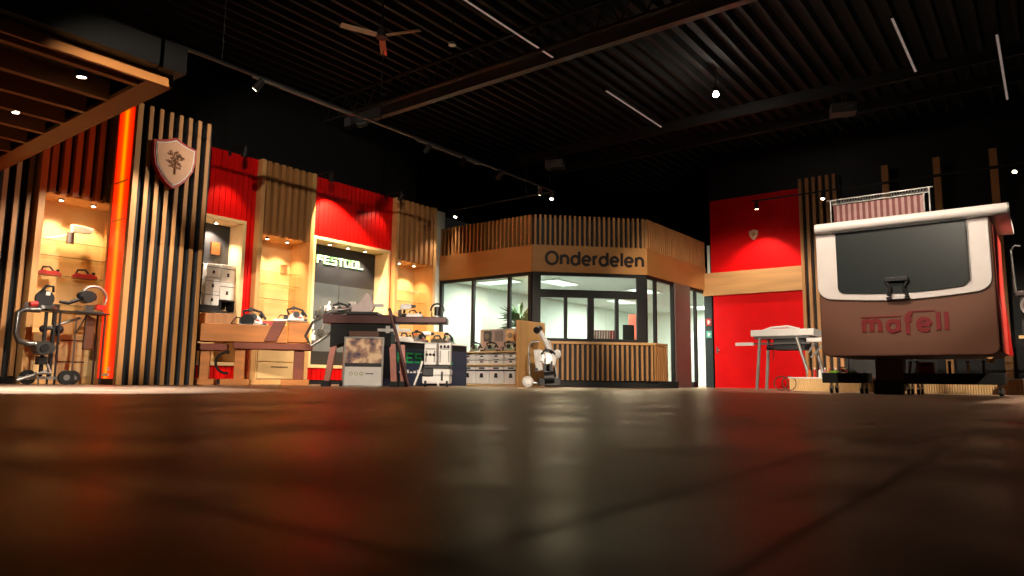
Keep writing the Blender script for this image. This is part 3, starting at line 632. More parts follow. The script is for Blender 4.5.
q = thing('smoke_detector', 'small round detector right of the fan', 'detector', (-8.3, 8.9, 6.2)); MB().cyl((0, 0, 0), (0, 0, .05), .07).build('housing', silver, q); MB().cyl((0, 0, .05), (0, 0, .7), .012).build('drop_rod', black, q)
# unseen spotlights added as fill light for the displays, with their rods
FILL_SPOTS = [((.4, -.6, 5.6), (-12.8, 9.3, 3.9), 1100, 22, 'aimed at the upper display wall'), ((3.2, .4, 5.2), (-8.8, 14.6, .6), 1300, 12, 'aimed at the serving counter'), ((-.8, -2.8, 4.3), (-12.5, 4.5, .9), 1100, 11, 'aimed at the wheeled saw stand'), ((-.8, 1.8, 5.8), (-1.7, 11.5, 2.2), 520, 18, 'aimed at the van window'), ((1.0, -1.2, 5.4), (-9.9, 8.8, .8), 2300, 19, 'aimed at the maroon tool table'), ((-6.0, 5.2, 5.1), (-12.4, 4.3, .7), 380, 22, 'aimed at the far left niche'),
        ((.2, -2.6, 5.1), (-12.5, 7.7, .9), 2900, 15, 'aimed at the timber bench'), ((2.6, -1.4, 5.2), (-10.0, 12.2, .6), 3000, 15, 'aimed at the gondola shelf'),
        ((-1.6, 2.4, 5.8), (-9.0, 15.0, 3.4), 500, 24, 'aimed at the office fascia'), ((-3.2, 4.2, 5.8), (-6.2, 17.5, 1.0), 2000, 30, 'aimed at the table saw'),
        ((-2.6, 7.4, 5.9), (-1.8, 12, 2.2), 520, 50, 'aimed at the van roof'), ((2.2, 11.2, 3.6), (-1.6, 15.2, .1), 500, 50, 'aimed at the reeded platform')]
for (x, y, z), aim, pw, an, l in FILL_SPOTS:
    spot_fixture('added unseen fill spotlight %s' % l, (x, y, z), aim, G, pw, (1, .84, .66), an)
    q = thing('spotlight_drop', 'added thin black rod holding the fill spotlight %s' % l, 'rod', (x, y, z)); MB().cyl((0, 0, 0), (0, 0, 6.8-z), .01, n=6).build('rod', black, q)


# ================================================================== shop floor objects
def px(x, c=386.0, k=53.8): return (x-c)/k
# mobile band saw on a wheeled stand, far left
t = thing('band_saw', 'portable band saw on silver wheeled stand at far left', 'machine', (-12.1, 4.1, 0), 90)
MB().tube([(-.1, -.12, .17), (.1, -.1, .17), (.08, .0, .3)], .02).tube([(-.35, -.15, .06), (.12, .0, .22)], .022).b(-.3, .5, -.02, .04, .08, .12).build('stand_foot', silver, t)
for x, y in ((-.12, .14), (.3, -.14), (.47, .1)):
    wh = MB().cyl((x, y-.025, .11), (x, y+.025, .11), .11, n=20).build('wheel', rubber, t); MB().cyl((x, y-.03, .11), (x, y+.03, .11), .045).build('hub', silver, wh)
MB().cyl((.02, .05, .12), (.02, .05, 1.1), .025).cyl((.14, .05, .12), (.14, .05, 1.1), .022).cyl((.02, .05, .85), (.14, .05, .85), .02).build('post', dkplast, t)
MB().tube([(-.08, 0, 1.12), (-.28, 0, 1.12), (-.36, 0, 1.06), (-.37, 0, .75), (-.32, 0, .64), (-.2, 0, .6), (.02, 0, .6)], .045).build('saw_frame', steel, t)
mo = MB().cyl((-.02, -.12, .55), (-.02, .12, .55), .11).cyl((.06, -.1, .55), (.06, .12, .55), .08).build('motor', steel, t)
MB().cyl((-.02, -.14, .55), (-.02, -.12, .55), .06).build('motor_cap', dkplast, mo)
MB().b(-.06, .06, -.05, .08, .3, .42).build('clamp', dkplast, t)
t = thing('work_table', 'thin dark work table in front of the far left niche', 'table', (-12.2, 4.05, 0), 90)
MB().b(-.1, .95, -.12, .3, 1.12, 1.14).build('table_top', dkplast, t)
for x, y in ((.25, .2), (.9, .2), (.25, -.08), (.9, -.08)): MB().cyl((x, y, 0), (x, y, 1.12), .015).build('leg', dkplast, t)
t = thing('bench_mitre_saw', 'dark red and black mitre saw on the thin table at far left', 'power saw', (-12.2, 4.1, 1.14), 90)
MB().cyl((0, 0, 0), (0, 0, .05), .17, n=20).b(-.24, .24, .08, .12, .02, .1).build('base', steel, t)
MB().cyl((0, .0, .17), (0, .05, .17), .13, n=20).build('blade_guard', dkplast, t); MB().b(.0, .06, -.01, .0, .22, .28).build('label_plate', whitepl, t); MB().cyl((.02, .05, .24), (.02, .2, .26), .06).build('motor', dkplast, t)
MB().tube([(-.06, 0, .27), (-.02, -.06, .36), (.08, -.04, .36), (.1, 0, .28)], .02).build('handle', dkplast, t); MB().cyl((-.22, -.07, .05), (-.12, -.07, .07), .05).build('knob', redpl, t)
t = thing('track_saw', 'large black saw with grey hoop guard on the thin table at far left', 'power saw', (-12.2, 4.72, 1.14), 90)
MB().b(-.2, .2, -.1, .1, 0, .02).b(-.06, .06, -.05, .05, .02, .12).build('base_plate', steel, t)
MB().ball((-.04, 0, .26), .13, 1.2, .7, .75).cyl((-.04, -.1, .24), (-.04, .1, .24), .09).build('body', dkplast, t)
MB().arc((.06, -.02, .24), .19, -60, 150, .022).build('guard_hoop', silver, t); MB().tube([(-.42, 0, .14), (-.3, 0, .13), (-.15, 0, .2)], [.025, .03, .03]).build('handle', dkplast, t); MB().b(.1, .22, -.05, .05, .06, .14).build('red_cover', redpl, t)
t = thing('dust_bag', 'brown dust bag hanging under the thin table', 'dust bag', (-12.28, 4.78, .55), 90)
MB().prism([(-.07, 0), (.07, .0), (.09, .5), (-.06, .57)], -.04, .04).build('bag', brown, t, .02); MB().tube([(-.05, 0, .55), (-.13, -.05, .4), (-.2, -.03, .25)], .01).build('cord', rubber, t)
t = thing('silver_clamp_tool', 'silver rod tool with black knobs under the thin table', 'tool', (-12.3, 4.15, .85), 90)
MB().tube([(0, 0, .0), (.5, 0, .2)], .022).build('rod', silver, t); MB().ball((.0, 0, 0), .06).ball((.2, -.03, .0), .07).cyl((.2, 0, 0), (.2, 0, -.1), .03).build('knob', dkplast, t)
MB().cyl((.0, 0, -.85), (0, 0, 0), .012).cyl((.45, 0, -.85), (.45, 0, .18), .012).build('support', steel, t)
# carpenter's bench of heavy timber
t = thing('timber_bench', 'heavy wooden trestle bench carrying notched beams and saws', 'workbench', (-12.28, 6.75, 0), 56)
MB().b(-.5, 1.42, -.28, .1, .78, 1.1).build('beam', timber, t, .01)
MB().b(-.5, .5, .12, .45, .84, 1.32).build('rear_beam', oak_lt, t, .01)
MB().prism([(1.02, .8), (1.24, .8), (1.4, 1.18), (1.18, 1.18)], -.32, .02).build('notched_brace', timber_dk, t, .006)
MB().b(1.44, 1.82, -.22, .15, .8, 1.18).build('short_beam', timber, t, .01)
MB().b(.5, 1.9, -.24, .3, .66, .78).b(-.5, .4, -.2, .3, .62, .74).build('crossbeam', timber_dk, t, .008)
for x in (0.02, .62, 1.66):
    MB().b(x-.09, x+.09, -.12, .1, .1, .68).build('post', timber if x < 1 else timber_dk, t, .006)
    MB().b(x-.3, x+.2, -.3, .34, 0, .11).build('foot', timber, t, .01)
MB().arc((.42, -.3, .4), .19, 80, 280, .022, n=14).build('hanging_hoop', rubber, t)
def big_saw(label, loc, rz, body, s=1.3):
    q = saw_tool(label, loc, rz, body, s, 'saws lying on the timber bench')
    return q
q = big_saw('black and brown chain saw with round wheel, left on the timber bench', (-11.72, 7.35, 1.1), 60, dkplast, 1.5)
MB().cyl((-.1, -.12, .08), (-.1, -.08, .08), .12, n=20).build('depth_wheel', rubber, q); MB().b(.1, .38, -.05, .02, .04, .09).build('guide_bar', redpl, q)
q = saw_tool('grey saw with black handle at the right end of the timber bench', (-11.3, 7.98, 1.19), 60, steel, 1.35)
MB().b(-.4, -.1, -.02, .02, .01, .04).build('guide_rail', silver, q)
q = planer('small red handled tool between the two saws on the timber bench', (-11.5, 7.66, 1.1), 60, redpl, .6)
# long dark tool table
t = thing('tool_table', 'long dark maroon tool table on splayed pinkish legs', 'table', (-9.76, 8.85, 0), 37.6)
MB().b(-1.1, .2, -.25, .35, 1.14, 1.3).b(.2, 1.14, -.2, .3, 1.17, 1.28).build('table_top', maroon, t, .01)
MB().b(-.65, -.1, -.3, .3, 1.3, 1.35).build('saw_insert', dkplast, t, .006)
MB().prism([(-.97, 1.14), (.14, 1.14), (.14, .72), (-.08, .72), (-.1, .98), (-.62, .98), (-.72, .78), (-.97, .7)], -.2, .28).build('housing', mat('housing_black', '0a0909', .8), t, .01)
MB().b(-.62, -.08, -.24, -.2, .9, 1.0).build('front_rail', brown, t)
for x0, x1, y in ((-.9, -1.02, -.15), (-.74, -.76, .15), (.16, .22, -.15), (.28, .34, .2)):
    lg = MB().b(-.055, .055, -.03, .03, 0, .78)
    lg.v = [Vector((v.x + (x1 if v.z < .4 else x0), v.y+y, v.z)) for v in lg.v]
    l_ = lg.build('leg', pinkst, t, .006); MB().b(x1-.08, x1+.08, y-.06, y+.06, 0, .1).build('foot', rubber, l_)
MB().tube([(.1, -.26, 1.42), (.26, -.27, .9), (.5, -.28, .02)], .03).build('diagonal_rail', maroon, t)
MB().tube([(-.62, -.1, 1.42), (-.95, -.18, 1.38), (-1.3, -.2, 1.15), (-1.42, -.2, .9), (-1.3, -.2, .72), (-1.05, -.2, .9), (-.98, -.1, .98)], .028).build('hose', steel, t)
MB().b(-.1, .5, -.25, -.2, 1.0, 1.05).b(.2, .28, -.27, -.2, .95, 1.12).b(.05, .12, -.27, -.2, .97, 1.1).build('guide_fittings', silver, t)
t = thing('mesh_hood', 'pale tapered hood of the table saw on the maroon table', 'saw hood', (-10.24, 8.72, 1.35), 37.6)
MB().prism([(-.32, 0), (.12, 0), (.2, .12), (.12, .36), (.04, .4), (-.1, .2), (-.32, .1)], -.04, .1).build('hood', mat('pinkish_plastic', 'e6d2d0', .4), t, .02); MB().b(.02, .36, 0, .08, .14, .2).build('arm', white, t)
q = saw_tool('white and black saw standing at the left of the maroon table', (-10.5, 8.38, 1.3), 37.6, whitepl, 1.2)
q = drill('white and black cordless drill on the maroon table right of the hood', (-9.55, 9.22, 1.3), 30, whitepl, 1.2)
t = thing('router_tool', 'black hooped router at the right end of the maroon table', 'power tool', (-9.0, 9.42, 1.28), 37.6)
MB().cyl((0, 0, 0), (0, 0, .02), .09).build('base', steel, t); MB().cyl((0, 0, .04), (0, 0, .2), .055).build('motor', dkplast, t); MB().arc((0, 0, .14), .12, -10, 190, .018).cyl((-.1, 0, .02), (-.1, 0, .1), .01).cyl((.1, 0, .02), (.1, 0, .1), .01).build('handle', dkplast, t)
q = box_tool('slim dark measuring device standing on the maroon table', (-9.55, 9.0, 1.3), 37.6, dkplast, .6)
q = planer('pale planer on the right half of the maroon table', (-9.35, 9.18, 1.28), 30, whitepl, .9)
for i, (lx, ly, nm) in enumerate(((-.98, .1, 'left edge of'), (-.72, .22, 'back of'))):
    q = thing('fence_block', 'white and black fence block at the %s the maroon table' % nm, 'tool part', (-9.76+lx*math.cos(R(37.6))-ly*math.sin(R(37.6)), 8.85+lx*math.sin(R(37.6))+ly*math.cos(R(37.6)), 1.3), 37.6)
    MB().b(-.07, .07, -.05, .05, 0, .12+.1*i).b(-.03, .1, -.03, .03, .1+.1*i, .18+.1*i).build('body', whitepl, q, .01); MB().b(-.05, .03, -.07, -.05, .03, .1).cyl((0, -.05, .14+.08*i), (0, -.1, .14+.08*i), .025).build('knob', dkplast, q)
# poster stand
t = thing('poster_stand', 'grey framed poster stand under the maroon table', 'poster stand', (-9.71, 8.31, 0), 37.6)
MB().b(-.38, -.35, -.02, .02, 0, .95).b(.35, .38, -.02, .02, 0, .95).b(-.38, .38, -.02, .02, .92, .95).b(-.38, .38, -.02, .02, 0, .03).b(-.34, -.26, -.12, .12, 0, .02).b(.26, .34, -.12, .12, 0, .02).build('frame', silver, t, .003)
MB().b(-.35, .35, -.01, .01, .03, .38).build('lower_sheet', whitepl, t)
pm = bpy.data.materials.new('poster_picture'); pm.use_nodes = True; nt = pm.node_tree; b_ = nt.nodes['Principled BSDF']
tc = nt.nodes.new('ShaderNodeTexCoord'); no = nt.nodes.new('ShaderNodeTexNoise'); no.inputs['Scale'].default_value = 4.5; no.inputs['Detail'].default_value = 2
cr = nt.nodes.new('ShaderNodeValToRGB'); cr.color_ramp.elements[0].position = .38; cr.color_ramp.elements[0].color = lin('4a4460'); cr.color_ramp.elements[1].position = .6; cr.color_ramp.elements[1].color = lin('f2d3ad'); e = cr.color_ramp.elements.new(.5); e.color = lin('b58a74')
nt.links.new(tc.outputs['Object'], no.inputs['Vector']); nt.links.new(no.outputs['Fac'], cr.inputs[0]); nt.links.new(cr.outputs[0], b_.inputs['Base Color'])
MB().b(-.35, .35, -.01, .01, .38, .92).build('picture', pm, t)
MB().b(-.35, .35, -.014, -.009, .38, .45).build('caption_band', charcoal, t)
b = MB()
for i in range(3): b.arc((-.23+.1*i, -.012, .25), .03, 0, 360, .006, n=12, m_=5)
b.build('icons', mat('olive_ink', '9aa03a', .6), t); MB().b(.05, .2, -.014, -.009, .24, .26).build('fine_print', greyp, t)
for ch in t.children: ch.scale = (.93, 1, .93)
# navy counter
t = thing('navy_counter', 'long navy shop counter with green block lettering', 'counter', (-10.9, 9.7, 0), 90)
MB().b(0, 2.75, 0, .7, 0, .78).build('body', navy, t, .004); MB().b(0, 2.75, .01, .7, .78, .92).build('upper_band', black, t); MB().b(-.02, 2.77, -.03, .72, .92, .95).build('worktop', whitepl, t, .004)
strokes('FESTOOL', .53, .48, .2, .22, 0, .28, .012).build('lettering', greenp, t)
b = MB()
for i in range(16): b.b(.6+i*.105, .6+i*.105+.07, -.006, 0, .27, .30+.02*(i % 3))
b.build('small_lettering', whitepl, t)
tools = [('saw', 9.95), ('drill', 10.35), ('planer', 10.7), ('saw', 11.1), ('drill', 11.4), ('planer', 11.75), ('saw', 12.1)]
D_ = {'saw': 'circular saw', 'drill': 'cordless drill', 'planer': 'hand planer'}
P_ = ['at the left end', 'second from left', 'left of the middle', 'in the middle', 'right of the middle', 'second from right', 'at the right end']
for i, (k, y) in enumerate(tools):
    fn = {'saw': saw_tool, 'drill': drill, 'planer': planer}[k]
    fn('white and dark %s on the navy counter, %s' % (D_[k], P_[i]), (-11.15, y, .95), 90+random.uniform(-25, 25), whitepl if i % 2 == 0 else steel, 1.25)
carton('display_riser', 'pale wooden riser block at the right end of the navy counter', 'box', (-11.46, 12.1, .95), 90, .5, .14, .3, maple)
# gondola shelf
t = thing('shelving_unit', 'low gondola shelf with wooden end panel beside the counter', 'shelf', (-11.3, 12.55, 0), 0)
MB().b(1.86, 1.92, -.12, .92, 0, 1.48).build('end_panel', maple, t, .004)
MB().b(0, 1.86, .85, .9, .1, 1.38).build('back_panel', mat('pinkgrey_panel', 'b7a29b', .6, var=.25, scale=18), t)
for z in (.04, .5, .8): MB().b(0, 1.86, .0, .85, z-.03, z).build('shelf', cream, t)
MB().b(0, .03, .0, .85, 0, .8).build('side_board', brown, t)
PP = ['leftmost', 'second', 'third', 'rightmost']
for i in range(4):
    x = -11.02+.43*i
    for lv, (z, hh) in enumerate(((.05, .41), (.5, .125), (.63, .125))):
        q = thing('tool_case', '%s pale tool case on the %s of the gondola shelf' % (PP[i], ['bottom board', 'middle board', 'upper layer'][lv]), 'tool case', (x, 12.78, z), 0, 'tool cases on the gondola shelf')
        MB().b(-.19, .19, -.15, .15, 0, hh).build('case_body', whitepl, q, .01); MB().b(-.195, .195, -.155, .155, hh*.72, hh*.8).build('lid_seam', dkplast, q)
        MB().prism([(-.05, hh*.35), (.05, hh*.35), (.03, hh*.6), (-.03, hh*.6)], -.165, -.15).build('latch', dkplast, q); MB().b(-.08, .08, -.16, -.15, hh*.84, hh*.93).build('handle', dkplast, q)
for i, (x, k) in enumerate(((-10.98, 'saw'), (-10.5, 'saw'), (-9.95, 'saw'))):
    saw_tool('pale circular saw on the gondola top shelf, %s of three' % ('left', 'middle', 'right')[i], (x, 12.85, .8), 10*i, whitepl, 1.15)
for i in range(5):
    q = thing('blister_pack', '%s accessory pack hanging on the gondola back panel' % ('first', 'second', 'third', 'fourth', 'fifth')[i], 'accessory', (-11.05+.36*i, 13.37, 1.08), 0, 'packs on the gondola back panel')
    MB().b(-.12, .12, 0, .02, 0, .26).build('card', [greyp, fabric, cream, dkplast, fabric][i], q); MB().cyl((0, -.01, .13), (0, -.02, .13), .07, n=20).cyl((0, -.02, .13), (0, -.025, .13), .02).build('disc', steel, q)
# vacuum with tray
t = thing('dust_extractor', 'white and black wheeled dust extractor before the navy counter', 'vacuum', (-9.75, 10.25, 0), 37.6)
MB().b(-.27, .27, -.25, .3, .06, .22).build('tank', whitepl, t, .03); MB().b(-.28, .28, -.26, .3, .22, .35).build('motor_head', whitepl, t, .03)
MB().b(-.27, -.05, -.28, -.2, .2, .36).b(-.26, .27, -.2, .28, .35, .43).build('black_cover', dkplast, t, .02)
for x in (-.2, .05, .22): MB().cyl((x-.02, -.24, .06), (x+.02, -.24, .06), .06).build('wheel', rubber if x != .05 else whitepl, t)
MB().b(.1, .14, -.275, -.25, .12, .3).build('latch', dkplast, t)
MB().tube([(-.28, -.15, .5), (-.33, -.2, .3), (-.42, -.25, .03)], .02).build('hose', whitepl, t)
for i, x in enumerate((-.13, .15)):
    q = thing('tool_box_rack', '%s pale accessory box standing on the dust extractor' % ('left', 'right')[i], 'tool case', (-9.75+x*math.cos(R(37.6)), 10.25+x*math.sin(R(37.6)), .43), 37.6, 'boxes on the dust extractor')
    MB().b(-.12, .12, -.14, .14, 0, .44).build('case_body', whitepl, q, .012); MB().b(-.1, .1, -.15, -.14, .3, .33).b(-.1, -.07, -.15, -.14, .05, .28).b(.07, .1, -.15, -.14, .05, .28).build('seams', steel, q)
    for k in range(3): MB().ball((-.07+.07*k, -.16, .36 if i else .2), .028).build('knob', dkplast, q)
# white mitre saw cart beside the counter
t = thing('folded_saw_cart', 'white upright saw cart with wheels beside the serving counter', 'saw cart', (-8.55, 12.25, 0), 37.6)
MB().tube([(-.3, 0, .1), (-.33, 0, .85), (-.28, 0, .95), (-.1, 0, .98)], .02).tube([(.3, 0, .03), (.22, 0, .6), (.1, 0, 1.0)], .02).tube([(-.3, .1, .1), (.3, .1, .05)], .02).build('frame', silver, t)
wh = MB().cyl((-.34, -.06, .12), (-.34, -.02, .12), .12, n=22).build('wheel', whitepl, t); MB().cyl((-.34, -.07, .12), (-.34, -.05, .12), .07, n=16).build('hub', silver, wh)
MB().cyl((-.34, .14, .12), (-.34, .18, .12), .12, n=22).build('wheel', whitepl, t)
MB().b(-.15, .26, -.12, .1, .5, .74, (0, 15, 0)).b(-.2, -.05, -.1, .08, .35, .8, (0, -8, 0)).build('saw_body', whitepl, t, .02)
MB().cyl((.05, -.14, .6), (.05, -.08, .6), .11, n=20).build('blade_guard', silver, t); MB().arc((.08, -.14, .64), .15, 20, 160, .02).build('handle', dkplast, t)
MB().tube([(-.12, -.02, 1.22), (.04, 0, .95), (.12, 0, .75)], .05).build('extension_arm', whitepl, t, ); MB().cyl((-.17, -.08, 1.2), (-.1, .05, 1.24), .075).build('motor_cap', dkplast, t)
MB().b(-.02, .04, -.14, -.1, .3, .72).b(.12, .17, -.14, -.1, .26, .56).cyl((.14, -.12, .74), (.2, .06, .74), .04).b(-.2, -.14, -.13, -.08, .34, .4).build('black_levers', dkplast, t, .004)
MB().cyl((.0, -.12, .2), (.2, -.12, .22), .13).b(-.12, .34, -.15, .1, .04, .2).build('motor', dkplast, t, .01); MB().ball((.27, -.08, .7), .09, 1, .7, 1.1).build('side_cover', whitepl, t)
# poster panel leaning behind tool table in second recess: tools on the pegboard
for i, (y, z, k) in enumerate(((9.75, 1.9, 'a'), (10.0, 1.62, 'b'), (10.25, 1.75, 'c'), (9.8, 1.3, 'a'), (10.1, 1.2, 'b'), (11.35, 1.65, 'c'), (10.5, 1.62, 'a'), (9.85, 1.05, 'c'))):
    q = thing('hanging_tool', 'pale hanging tool, %s on the grey pegboard' % ['highest', 'second highest at the left', 'third from the left near the top', 'at the far left of the middle row', 'in the middle row', 'alone at the right side', 'right of the left cluster', 'lowest'][i], 'tool', (XW-.42, y, z), 90, 'tools on the pegboard')
    MB().b(-.07, .07, -.05, .03, -.06, .06).cyl((0, -.02, .05), (.05, -.02, .16), .02).build('body', whitepl if k != 'b' else steel, q, .01); MB().tube([(-.06, -.04, 0), (-.1, -.06, -.1), (.02, -.06, -.14)], .015).build('handle', dkplast, q)
# ------------------------------------------------------------------ right side: platform, saw, caravan
t = thing('reeded_platform', 'low platform with pale reeded front under the back displays', 'platform', (-4.45, 15.0, 0), 0)
MB().b(.12, 6, .03, 2.6, 0, .25).build('core', maple_h, t); MB().b(.1, 6, -.0, 2.62, .25, .28).build('top_board', whitepl, t, .004)
b = MB()
for i in range(140): b.cyl((.15+.04*i, .03, .0), (.15+.04*i, .03, .25), .02, n=6, cap=False)
b.build('reeded_front', cream, t)
MB().arc((-.05, .04, .15), .14, 0, 360, .012, n=20, m_=6).arc((.12, .02, .15), .14, 0, 360, .012, n=20, m_=6).build('end_ring', brown, t)
t = thing('table_saw', 'pale table saw on splayed legs before the lower red wall', 'table saw', (-4.62, 15.75, 0), 0)
MB().b(-.62, .7, -.3, .4, 1.16, 1.3).build('table_top', whitepl, t, .01); MB().b(-.95, -.55, -.35, -.3, .96, 1.03).build('extension_rail', whitepl, t, .004); MB().b(.55, .95, -.3, .1, 1.02, 1.1).build('side_table', whitepl, t, .004)
MB().b(-.55, .62, -.3, -.26, .98, 1.02).b(-.55, .62, -.3, .3, 1.1, 1.16).build('frame', steel, t)
MB().b(-.15, .5, -.25, .25, .86, 1.12).cyl((-.3, -.2, .92), (.1, -.2, .92), .05).build('motor_housing', dkplast, t, .01)
MB().tube([(-.42, -.05, 1.3), (-.25, -.05, 1.36), (.1, -.05, 1.38), (.35, -.05, 1.31)], .025).tube([(-.35, -.05, 1.32), (.35, -.05, 1.33)], .012).build('blade_cover', whitepl, t)
MB().tube([(-.2, -.3, .95), (-.12, -.32, .8), (-.14, -.32, .62)], .008).build('cord', rubber, t)
for x0, x1, y, zb in ((-.42, -.52, -.3, 0), (-.42, -.5, .3, 0), (.35, .58, -.3, .28), (.55, .72, .3, .28)):
    MB().tube([(x0, y, 1.12), (x1, y, zb)], .035).build('leg', silver, t)
MB().tube([(.9, -.2, 1.02), (.6, -.2, .7)], .02).tube([(.7, -.2, 1.02), (.55, -.2, .8)], .02).build('brace', silver, t)
for i in range(8):
    x = -3.98+.1*i; cols = [orange, redpl, whitepl, pinkst, redpl, cream, silver, redpl]
    bottle('%s small bottle standing on the reeded platform' % ['first', 'second', 'third', 'fourth', 'fifth', 'sixth', 'seventh', 'eighth'][i], (x, 15.25, .28), cols[i], whitepl if i % 2 else redpl, .9, 'bottles on the reeded platform')
# caravan-like hatch body
t = thing('van_display_body', 'large pale van rear body with black window and red lettering', 'van body', (-1.67, 11.5, 0), 0)
def rrect(x0, x1, z0, z1, rb, rtp, sag=0):
    p = []
    for cx, cz, r_, a0 in ((x0+rb, z0+rb, rb, 180), (x1-rb, z0+rb, rb, 270), (x1-rtp, z1-rtp, rtp, 0), (x0+rtp, z1-rtp, rtp, 90)):
        for k in range(7): a = R(a0+15*k); p.append((cx+r_*math.cos(a), cz+r_*math.sin(a)))
    if sag:
        out = []
        for i, (x, z) in enumerate(p):
            out.append((x, z))
            if i == 6:
                for k in range(1, 12): u = k/12; out.append((x+(p[7][0]-x)*u, z-sag*math.sin(math.pi*u)))
        p = out
    return p
MB().prism(rrect(-1.14, 1.13, .57, 2.52, .12, .05), 0, 1.9).build('body', taupe, t, .02)
MB().b(1.125, 1.15, .12, 1.8, .62, 2.4).build('side_panel', mat('side_red', 'c9443a', .4, var=.08), t, .01)
MB().prism([(1.1, 2.3), (1.2, .62), (1.1, .62)], 1.8, 1.86).build('side_flare', redpl, t)
MB().prism(rrect(-1.15, 1.1, 1.44, 2.5, .2, .03, .06), -.03, .005).build('window_surround', vanwhite, t, .012)
MB().prism(rrect(-.86, .83, 1.52, 2.46, .1, .02, .04), -.045, -.025).build('window_glass', blackglass, t, .004)
MB().b(.83, .845, -.08, -.05, 1.6, 2.47).build('window_seal', black, t)
MB().cyl((-1.14, -.06, 2.55), (1.33, -.06, 2.55), .08, n=24).b(-1.14, 1.33, -.02, 1.9, 2.53, 2.62).build('roof_edge', vanwhite, t, .008)
MB().cyl((1.33, -.06, 2.55), (1.35, -.06, 2.55), .08, n=24).build('end_cap', silver, t)
MB().b(-.9, .86, -.09, -.07, 2.455, 2.47).build('drip_rail', charcoal, t)
h = MB().b(-.2, .1, -.11, -.05, 1.65, 1.71).tube([(-.2, -.08, 1.67), (-.13, -.08, 1.55), (-.17, -.08, 1.44)], .024).tube([(.1, -.08, 1.67), (.03, -.08, 1.55), (.08, -.08, 1.44)], .024).b(-.2, .1, -.07, -.03, 1.39, 1.43).build('handle', dkplast, t, .006)
MB().b(-.12, .04, -.08, -.07, 1.395, 1.425).build('latch_plate', whitepl, t)
write('mafell', -.53, .93, .168, .1, .058, -.006, .008, 1.0).build('lettering', logored, t)
MB().b(-.57, -.02, -.012, -.0, 1.14, 1.155).b(.06, .4, -.012, 0, 1.2, 1.215).build('logo_bar', logored, t)
MB().b(-.66, -.26, 1.4, 1.75, .05, .6).build('pedestal', brown, t, .004); MB().b(-.68, -.3, 1.3, 1.75, 0, .22).build('pedestal_foot', black, t, .01)
b = MB().cyl((1.0, .05, .56), (1.0, .12, .5), .05)
b.build('corner_buffer', cream, t)
def trolley(label, loc, w_, nx):
    q = thing('low_trolley', label, 'trolley', loc, 0, 'black trolleys under the van body')
    MB().b(0, w_, 0, .5, .17, .34).build('tray', black, q, .006)
    for x in nx:
        for y in (.06, .44):
            k = MB().cyl((x, y, .17), (x, y, .1), .02).b(x-.03, x-.022, y-.03, y+.03, .04, .12).b(x+.022, x+.03, y-.03, y+.03, .04, .12).build('caster_fork', silver, q)
            MB().cyl((x-.018, y, .045), (x+.018, y, .045), .045, n=16).build('wheel', rubber, k)
    return q
trolley('short black trolley tray at the left under the van body', (-3.13, 12.75, 0), .68, (.13, .6))
trolley('long black trolley tray at the right under the van body', (-1.93, 12.9, 0), 1.35, (.06, .2, 1.28))
for i, (x, z, w_) in enumerate(((-2.98, .34, .9), (-2.7, .34, .8))):
    planer(('left', 'right')[i]+' lime green small tool on the short black trolley', (x, 12.95, z), 15*i, lime, .45, 'tool')
saw_tool('small grey saw on the short black trolley between the lime tools', (-2.84, 12.98, .34), 0, steel, .5)
for i, (x, c_) in enumerate(((-1.85, orange), (-1.75, orange), (-1.3, brown), (-1.05, cream), (-.85, steel))):
    q = thing('offcut_stick', '%s upright stick standing in the long black trolley' % ['leftmost orange', 'second orange', 'dark brown', 'pale', 'grey'][i], 'stick', (x, 13.1, .34), 0)
    MB().b(-.02, .02, -.02, .02, 0, .2, (0, 8 if i < 2 else 0, 0)).build('shaft', c_, q, .003); MB().b(-.022, .022, -.022, .022, .17, .2).build('tip', dkplast, q)
t = thing('red_crate', 'small red crate on the long black trolley', 'crate', (-1.62, 13.15, .34), 0)
MB().b(-.1, .1, -.12, .12, 0, .02).b(-.1, -.085, -.12, .12, 0, .18).b(.085, .1, -.12, .12, 0, .18).b(-.1, .1, -.12, -.105, 0, .18).b(-.1, .1, .105, .12, 0, .18).build('crate_body', redpl, t); MB().b(-.05, .05, -.13, -.12, .12, .15).build('grip', dkplast, t)
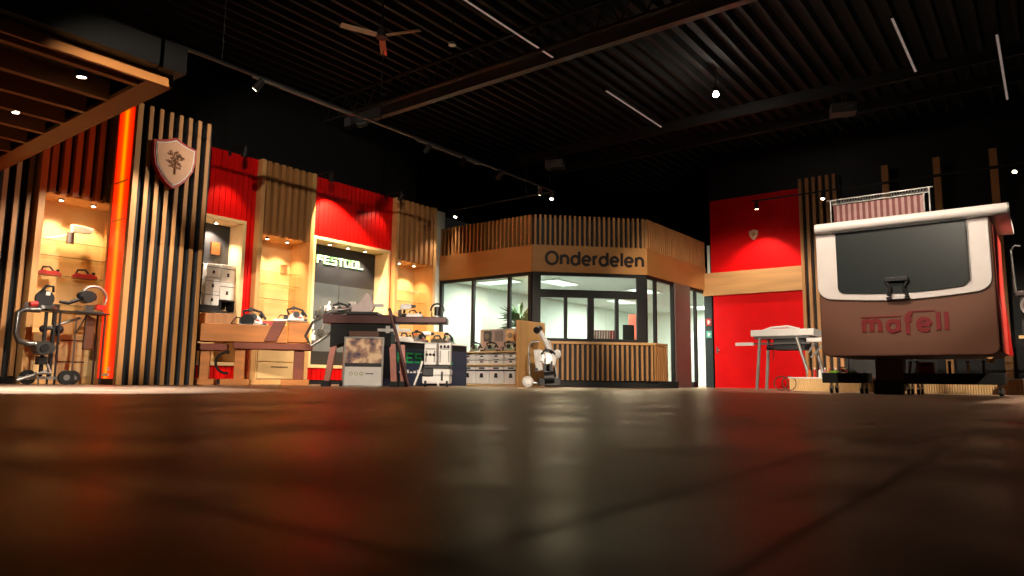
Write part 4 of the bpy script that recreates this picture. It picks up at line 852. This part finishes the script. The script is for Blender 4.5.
# striped rack on the roof
t = thing('striped_roof_rack', 'pinkish striped panel in wire rack on top of the van body', 'roof rack', (-2.90, 12.9, 2.6), 0)
MB().cyl((0, 0, 0), (0, 0, .75), .015).cyl((1.5, 0, 0), (1.5, 0, .76), .015).cyl((-.06, 0, .74), (1.56, 0, .75), .012).cyl((0, 0, .66), (1.5, 0, .67), .01).cyl((1.42, 0, 0), (1.42, 0, .66), .012).build('frame', silver, t)
b = MB(); b2_ = MB()
for i in range(30): (b if i % 2 else b2_).b(.05+.0453*i, .05+.0453*(i+1), .0, .02, .05, .64)
b.build('pale_stripes', mat('stripe_pale', 'b08a86', .7), t); b2_.build('dark_stripes', mat('stripe_dark', '7a4644', .7), t)
b = MB()
for i in range(34): b.tube([(.03+.043*i, 0, .66), (.045+.043*i, 0, .745), (.06+.043*i, 0, .66)], .006, 5)
b.build('wire_loops', silver, t)
# right edge
t = thing('grey_machine', 'grey planing machine with round vent at the right frame edge', 'machine', (-.42, 14.6, 0), 0)
MB().b(.0, 1.2, 0, .38, 1.68, 1.76).build('table_plate', steel, t, .01); MB().b(.05, 1.1, .05, .38, 0, 1.68).build('cabinet', charcoal, t, .01)
MB().cyl((.22, -.06, 1.5), (.22, .05, 1.5), .17, n=26).build('vent_housing', silver, t); MB().cyl((.22, -.07, 1.5), (.22, -.06, 1.5), .12, n=22).build('vent_grille', dkplast, t)
b = MB()
for i in range(7): b.b(.12, .32, -.08, -.07, 1.42+.025*i, 1.43+.025*i)
b.build('vent_slats', silver, t); MB().tube([(.0, .2, 1.76), (-.02, .2, 2.5), (.04, .2, 2.58), (.12, .2, 2.56)], .02).build('handle', steel, t); MB().b(.0, 1.2, -.04, 0, .95, 1.0).build('front_ledge', cream, t)
t = thing('orange_hose_reel', 'round orange reel standing on the platform at the right edge', 'hose reel', (-.1, 14.4, 0), 0)
MB().cyl((0, -.05, .55), (0, .05, .55), .26, n=26).build('drum', orange, t); MB().cyl((0, -.07, .55), (0, .07, .55), .07).b(-.03, .03, -.07, -.05, 0, .55).b(-.15, .15, -.08, .08, 0, .03).build('stand', dkplast, t)
# wall lamp grazing the red side and warm platform lighting
spot_fixture('low red lamp beside the van body', (1.0, 12.4, 2.4), (-.52, 12.4, 1.3), 'black track spotlights', 45, (1, .12, .06), 42)
q = thing('spotlight_drop', 'thin black rod holding the red lamp beside the van body', 'rod', (1.0, 12.4, 2.4)); MB().cyl((0, 0, 0), (0, 0, 4.4), .01, n=6).build('rod', black, q)
